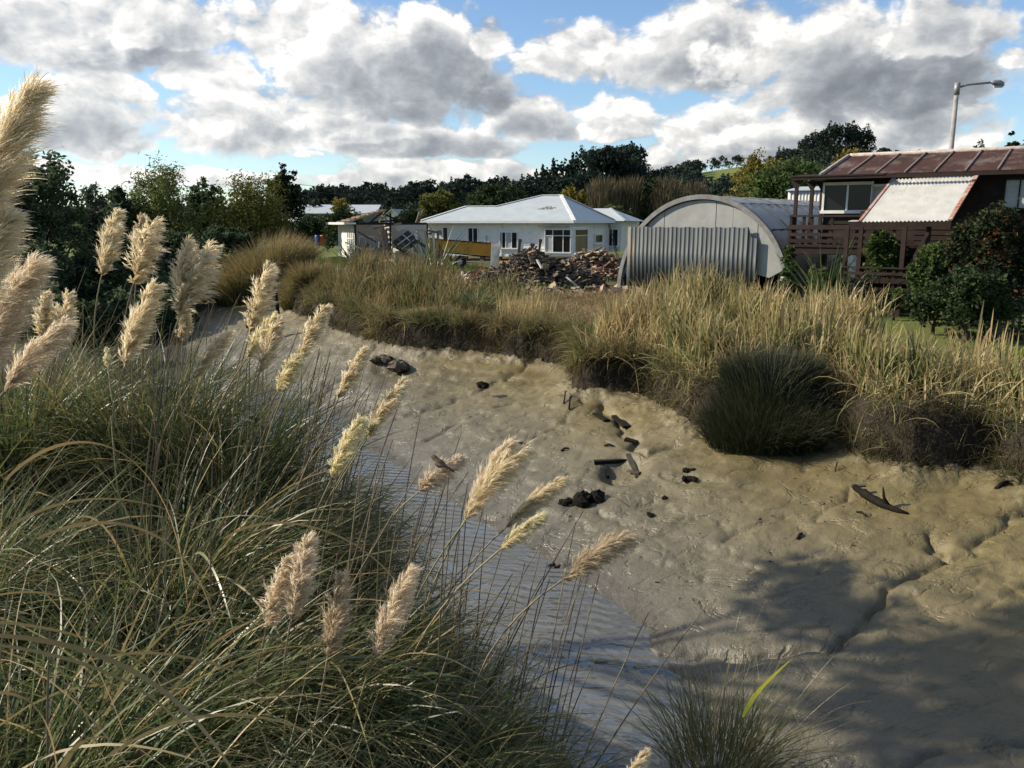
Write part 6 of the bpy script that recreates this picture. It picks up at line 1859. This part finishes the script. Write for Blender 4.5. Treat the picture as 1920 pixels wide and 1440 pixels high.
for i, (u, v0, v1, w_, lb_) in enumerate([(973, 484, 453, .17, 'leaning dark stake at the left top of the timber heap'), (999, 480, 461, .22, 'short thick stake in the middle top of the timber heap'), (1011, 482, 453, .16, 'slim leaning stake at the right top of the timber heap')]):
    a, b = atY(u - 2, v0 + 8, 41), atY(u + (2 if i != 1 else -1), v1, 41); c = a.copy(); g = MB(); g.beam(a - c, b - c, w_, w_ * .7); g.beam(b - c - (0, 0, .02), b - c + (.02, 0, .12), w_ * 1.3, w_)
    tag(g.build('stake', M_OLDW, None, c), lb_, 'stake', 'stakes on the timber heap')
for i, (p0, p1, lb_) in enumerate([((1007, 487), (1016, 503), 'white batten stuck in the face of the timber heap'), ((1062, 519), (1083, 538), 'pale pole lying at the right foot of the timber heap'), ((981, 543), (998, 536), 'pale board lying at the front foot of the timber heap')]):
    a, b = atY(*p0, 38.6), atY(*p1, 38.2); c = a.copy(); g = MB(); g.beam(a - c, b - c, .09, .07); tag(g.build('batten', M_WHB, None, c), lb_, 'batten')
prop('concrete_kerb', 'long low concrete edging at the left foot of the hut', 'edging', M_CONC, [(1000, 547, 0), (1150, 551, .4), (1150, 545, .6), (1002, 543, .2)], 36.0, .15)

# ------------------------------------------------------------------ wood, stones and wreckage on the mud
M_MUDL = surf('mud_lump', (.12, .10, .07), (.08, .066, .045), 5, .8, .2, bump=.6, bscale=12)
def on_mud(u, v):
    z = -1.8
    for _ in range(8):
        p = atZ(u, v, z); z = z + .7 * (gz(p[0], p[1]) - z)
    return np.array([p[0], p[1], z])


def chunk(name, label, cat, mat, u, v, size, seed, group=None, sq=.6):
    rng = np.random.RandomState(seed); p = on_mud(u, v)
    bm_v = []; n = 1
    g = MB()
    for k in range(4):
        rot = Matrix.Rotation(rng.rand() * 6.28, 3, 'Z') @ Matrix.Rotation(rng.randn() * .5, 3, 'X')
        pts = []; 
        na_, nb_ = 9, 5
        cx_, cy_ = rng.randn() * size * .35, rng.randn() * size * .2
        for j in range(nb_ + 1):
            for i in range(na_):
                a = 6.2832 * i / na_; ph = math.pi * j / nb_
                r = size * .5 * (.65 + .55 * rng.rand())
                q = rot @ Vector((math.sin(ph) * math.cos(a) * r, math.sin(ph) * math.sin(a) * r * .8, math.cos(ph) * r * sq))
                pts.append((q.x + cx_, q.y + cy_, q.z + size * .12))
        fs = [(j * na_ + i, (j + 1) * na_ + i, (j + 1) * na_ + (i + 1) % na_, j * na_ + (i + 1) % na_) for j in range(nb_) for i in range(na_)]
        g.add(pts, fs)
    return tag(g.build(name, mat, None, p), label, cat, group)


lg = on_mud(1597, 934); l2 = on_mud(1705, 966)
M_LOG = M_WETW
log = empty('driftwood_log', lg, 0, 'black driftwood log with a raised broken end and a stub branch on the mud', 'driftwood')
dv = l2 - lg
g = MB(); g.tube([(0, 0, .24), dv * .04 + (0, 0, .22), dv * .14 + (0, 0, .17), dv * .22 + (.0, .05, .15), dv * .34 + (0, .03, .10), dv * .5 + (0, 0, .07), dv * .64 + (0, -.02, .04), dv * .8 + (0, 0, .02), dv + (0, .04, .01)], [.025, .06, .055, .085, .07, .075, .055, .05, .02], 8); g.build('stem', M_LOG, log)
g = MB(); g.tube([dv * .66 + (0, 0, .05), dv * .58 + (-.02, 0, .18), dv * .53 + (0, 0, .36)], [.04, .03, .012], 6); g.build('branch', M_LOG, log)
g = MB(); g.beam((-.02, .02, .21), (.22, .0, .24), .1, .03); g.build('splinter', M_DRYW, log)
def stick(u0, v0, u1, v1, lb_, r=.03, mat=M_WETW, lift=.05, name='driftwood_stick', flat=False, group='driftwood sticks on the mud'):
    a, b = on_mud(u0, v0), on_mud(u1, v1); g = MB()
    if flat: g.beam((0, 0, lift), b - a + (0, 0, lift), r * 3.2, r)
    else: g.tube([(0, 0, .0), (b - a) * .5 + (0, 0, lift), b - a + (0, 0, lift * .4)], [r, r * .9, r * .6], 6)
    tag(g.build(name, mat, None, a), lb_, 'plank' if flat else 'stick', group)


stick(1606, 960, 1624, 970, 'thin stick lying just below the driftwood log', .018)
stick(1116, 778, 1138, 791, 'short black plank at the head of the gully left of its pair', .05, flat=True, lift=.035)
stick(1153, 786, 1176, 804, 'black plank at the head of the gully right of its pair', .06, flat=True, lift=.04)
stick(1172, 826, 1194, 832, 'stubby black plank above the sunken drain', .06, flat=True, lift=.035)
stick(1057, 757, 1063, 740, 'left upright twig in the mud below the reeds', .02, lift=.2)
stick(1067, 762, 1071, 748, 'right upright twig in the mud below the reeds', .025, lift=.2)
stick(1495, 1012, 1504, 1002, 'little dark stick alone on the mud below the log', .03)
stick(1052, 846, 1066, 842, 'small stick on the open mud left of the sunken drain', .03)
stick(1134, 836, 1150, 838, 'small twin sticks just above the sunken drain', .03)
stick(965, 830, 992, 838, 'forked twig lying on the mud above the tall swept plume', .03)
stick(1868, 915, 1890, 908, 'black stick under the cut bank at the right edge', .04)
stick(1566, 884, 1571, 872, 'tiny upright twig in front of the dark rush clump', .012, lift=.12)
stick(1180, 950, 1130, 925, 'thin pale stalk lying across the mud bumps', .012, M_DRYW)
chunk('mud_clod', 'upper of two black clods in the middle of the mud', 'clod', M_WETW, 1291, 884, .15, 711)
chunk('mud_clod', 'lower of two black clods in the middle of the mud', 'clod', M_WETW, 1297, 901, .19, 712)
chunk('mud_clod', 'small black clod left of the two in the middle', 'clod', M_WETW, 1245, 935, .12, 713)
chunk('mud_clod', 'small flat clod below the others on the mud', 'clod', M_WETW, 1221, 967, .12, 714)
chunk('wreckage_stump', 'ragged black stump standing at the water edge of the mud', 'stump', M_WETW, 1112, 942, .38, 715, sq=.9)
chunk('wreckage_stump', 'low black wreckage left of the ragged stump', 'stump', M_WETW, 1064, 945, .24, 716)
chunk('river_stone', 'single dark stone standing in the shallow water', 'stone', M_WETW, 1036, 1064, .14, 717)
chunk('river_stone', 'dark rock below the undercut bank at left', 'stone', M_MUDL, 738, 672, .8, 718, sq=.5)
chunk('river_stone', 'second lump of fallen bank beside the dark rock', 'stone', M_MUDL, 715, 676, .55, 719, sq=.5)
chunk('river_stone', 'small black stone under the bank behind the mud terraces', 'stone', M_WETW, 905, 671, .3, 720)
# scattered bits
rgs = np.random.RandomState(730)
bits = MB()
for k in range(240):
    u = rgs.uniform(760, 1900); v = rgs.uniform(700, 1060)
    x, y = atZ(u, v, -2.1)[:2]
    zz, iM, *_r = terrain(np.array([x]), np.array([y]))
    if not iM[0]: continue
    s = rgs.uniform(.006, .02); rot = Matrix.Rotation(rgs.rand() * 6.28, 3, 'Z') @ Matrix.Rotation(rgs.randn() * .3, 3, 'X')
    bits.obox((x, y, zz[0] + s * .2), (s * rgs.uniform(1, 4), s, s * .6), rot)
tag(bits.build('flotsam', M_WETW), 'specks of twig and shell scattered over the mud', 'flotsam', None, 'stuff')
# sunken timber drain
dp = on_mud(1168, 868)
dr_ = empty('sunken_timber_drain', dp, 0, 'collapsed timber box drain sunk in the mud with a dark mouth', 'drain')
q = lambda u, v: on_mud(u, v) - dp
g = MB(); g.beam(q(1114, 870) * (1, 1, 0) + (0, 0, .12), q(1200, 850) * (1, 1, 0) + (0, 0, .18), .14, .08); g.build('top_beam', M_WETW, dr_)
g = MB(); g.beam(q(1176, 848) * (1, 1, 0) + (0, -.1, .30), q(1196, 882) * (1, 1, 0) + (0, 0, -.02), .11, .04); g.build('leaning_slat', M_DRYW, dr_)
g = MB(); g.beam(q(1138, 868) * (1, 1, 0) + (0, 0, .05), q(1140, 896) * (1, 1, 0) + (0, 0, -.2), .06, .3); g.build('side_board', M_WETW, dr_)
g = MB(); g.beam(q(1195, 852) * (1, 1, 0) + (0, 0, .1), q(1250, 850) * (1, 1, 0) + (0, 0, .04), .2, .08); g.build('rear_beam', M_WETW, dr_)
g = MB(); g.beam(q(1178, 888) * (1, 1, 0) + (0, 0, .03), q(1200, 880) * (1, 1, 0) + (0, 0, .06), .09, .04); g.build('loose_board', M_DRYW, dr_)
# posts in the mud
for u, vb, vt, r, lean, lb_ in ((525, 634, 548, .11, .2, 'tall black leaning post in the mud before the sedge mounds'), (478, 634, 612, .16, -.3, 'short black stump left of the tall post'), (466, 615, 603, .12, .1, 'smaller broken stump beyond the short one')):
    a = on_mud(u, vb); t_ = atY(u - 2, vt, a[1]); H = t_[2] - a[2]
    g = MB(); g.tube([(0, 0, -.3), (-lean * .2, 0, H * .5), (-lean * .4, 0, H)], [r, r * .9, r * .7], 8); tag(g.build('mooring_post', M_WETW, None, a), lb_, 'post', 'old posts in the mud')

# ------------------------------------------------------------------ the bird
bpos = atT(825, 876, 5.86)
bird = empty('bird', bpos, 0, 'small brown bird perched on the grey drooping plume', 'bird')
M_BIRD = surf('brown_plumage', (.055, .040, .028), (.10, .075, .05), 60, .8, .15)
ax = [(-.075, .01, .006), (-.05, .014, .012), (-.03, .017, .022), (-.005, .024, .031), (.018, .033, .030), (.034, .047, .022), (.045, .058, .0195), (.057, .066, .019), (.068, .067, .013), (.074, .066, .004)]
B3 = Matrix.Rotation(rad(145), 3, 'Z')
def bp(p): return B3 @ Vector(p)
g = MB(); g.tube([bp((a, 0, z)) for a, z, r in ax], [r for a, z, r in ax], 12); g.build('body', M_BIRD, bird)
g = MB(); g.tube([bp((.070, 0, .066)), bp((.086, 0, .063))], [.006, .0006], 6); g.build('beak', M_OLDW, bird)
g = MB(); g.slab([bp((-.06, -.012, .012)), bp((-.06, .012, .012)), bp((-.125, .016, -.006)), bp((-.125, -.016, -.006))], .004); g.build('tail', M_BIRD, bird)
for s in (-1, 1):
    g = MB(); g.tube([bp((.034, s * .022, .042)), bp((.012, s * .026, .032)), bp((-.025, s * .021, .019)), bp((-.085, s * .008, .006))], [.006, .013, .011, .002], 8); g.build('wing', M_OLDW, bird)
    g = MB(); g.tube([bp((.004, s * .01, .0)), bp((.004, s * .012, -.025)), bp((.02, s * .013, -.03))], .002, 5); g.build('leg', M_OLDW, bird)
    g = MB(); c = bp((.063, s * .0165, .071)); g.tube([c - Vector((0, 0, .003)), c, c + Vector((0, 0, .003))], [.001, .0032, .001], 6); g.build('eye', M_BLK, bird)
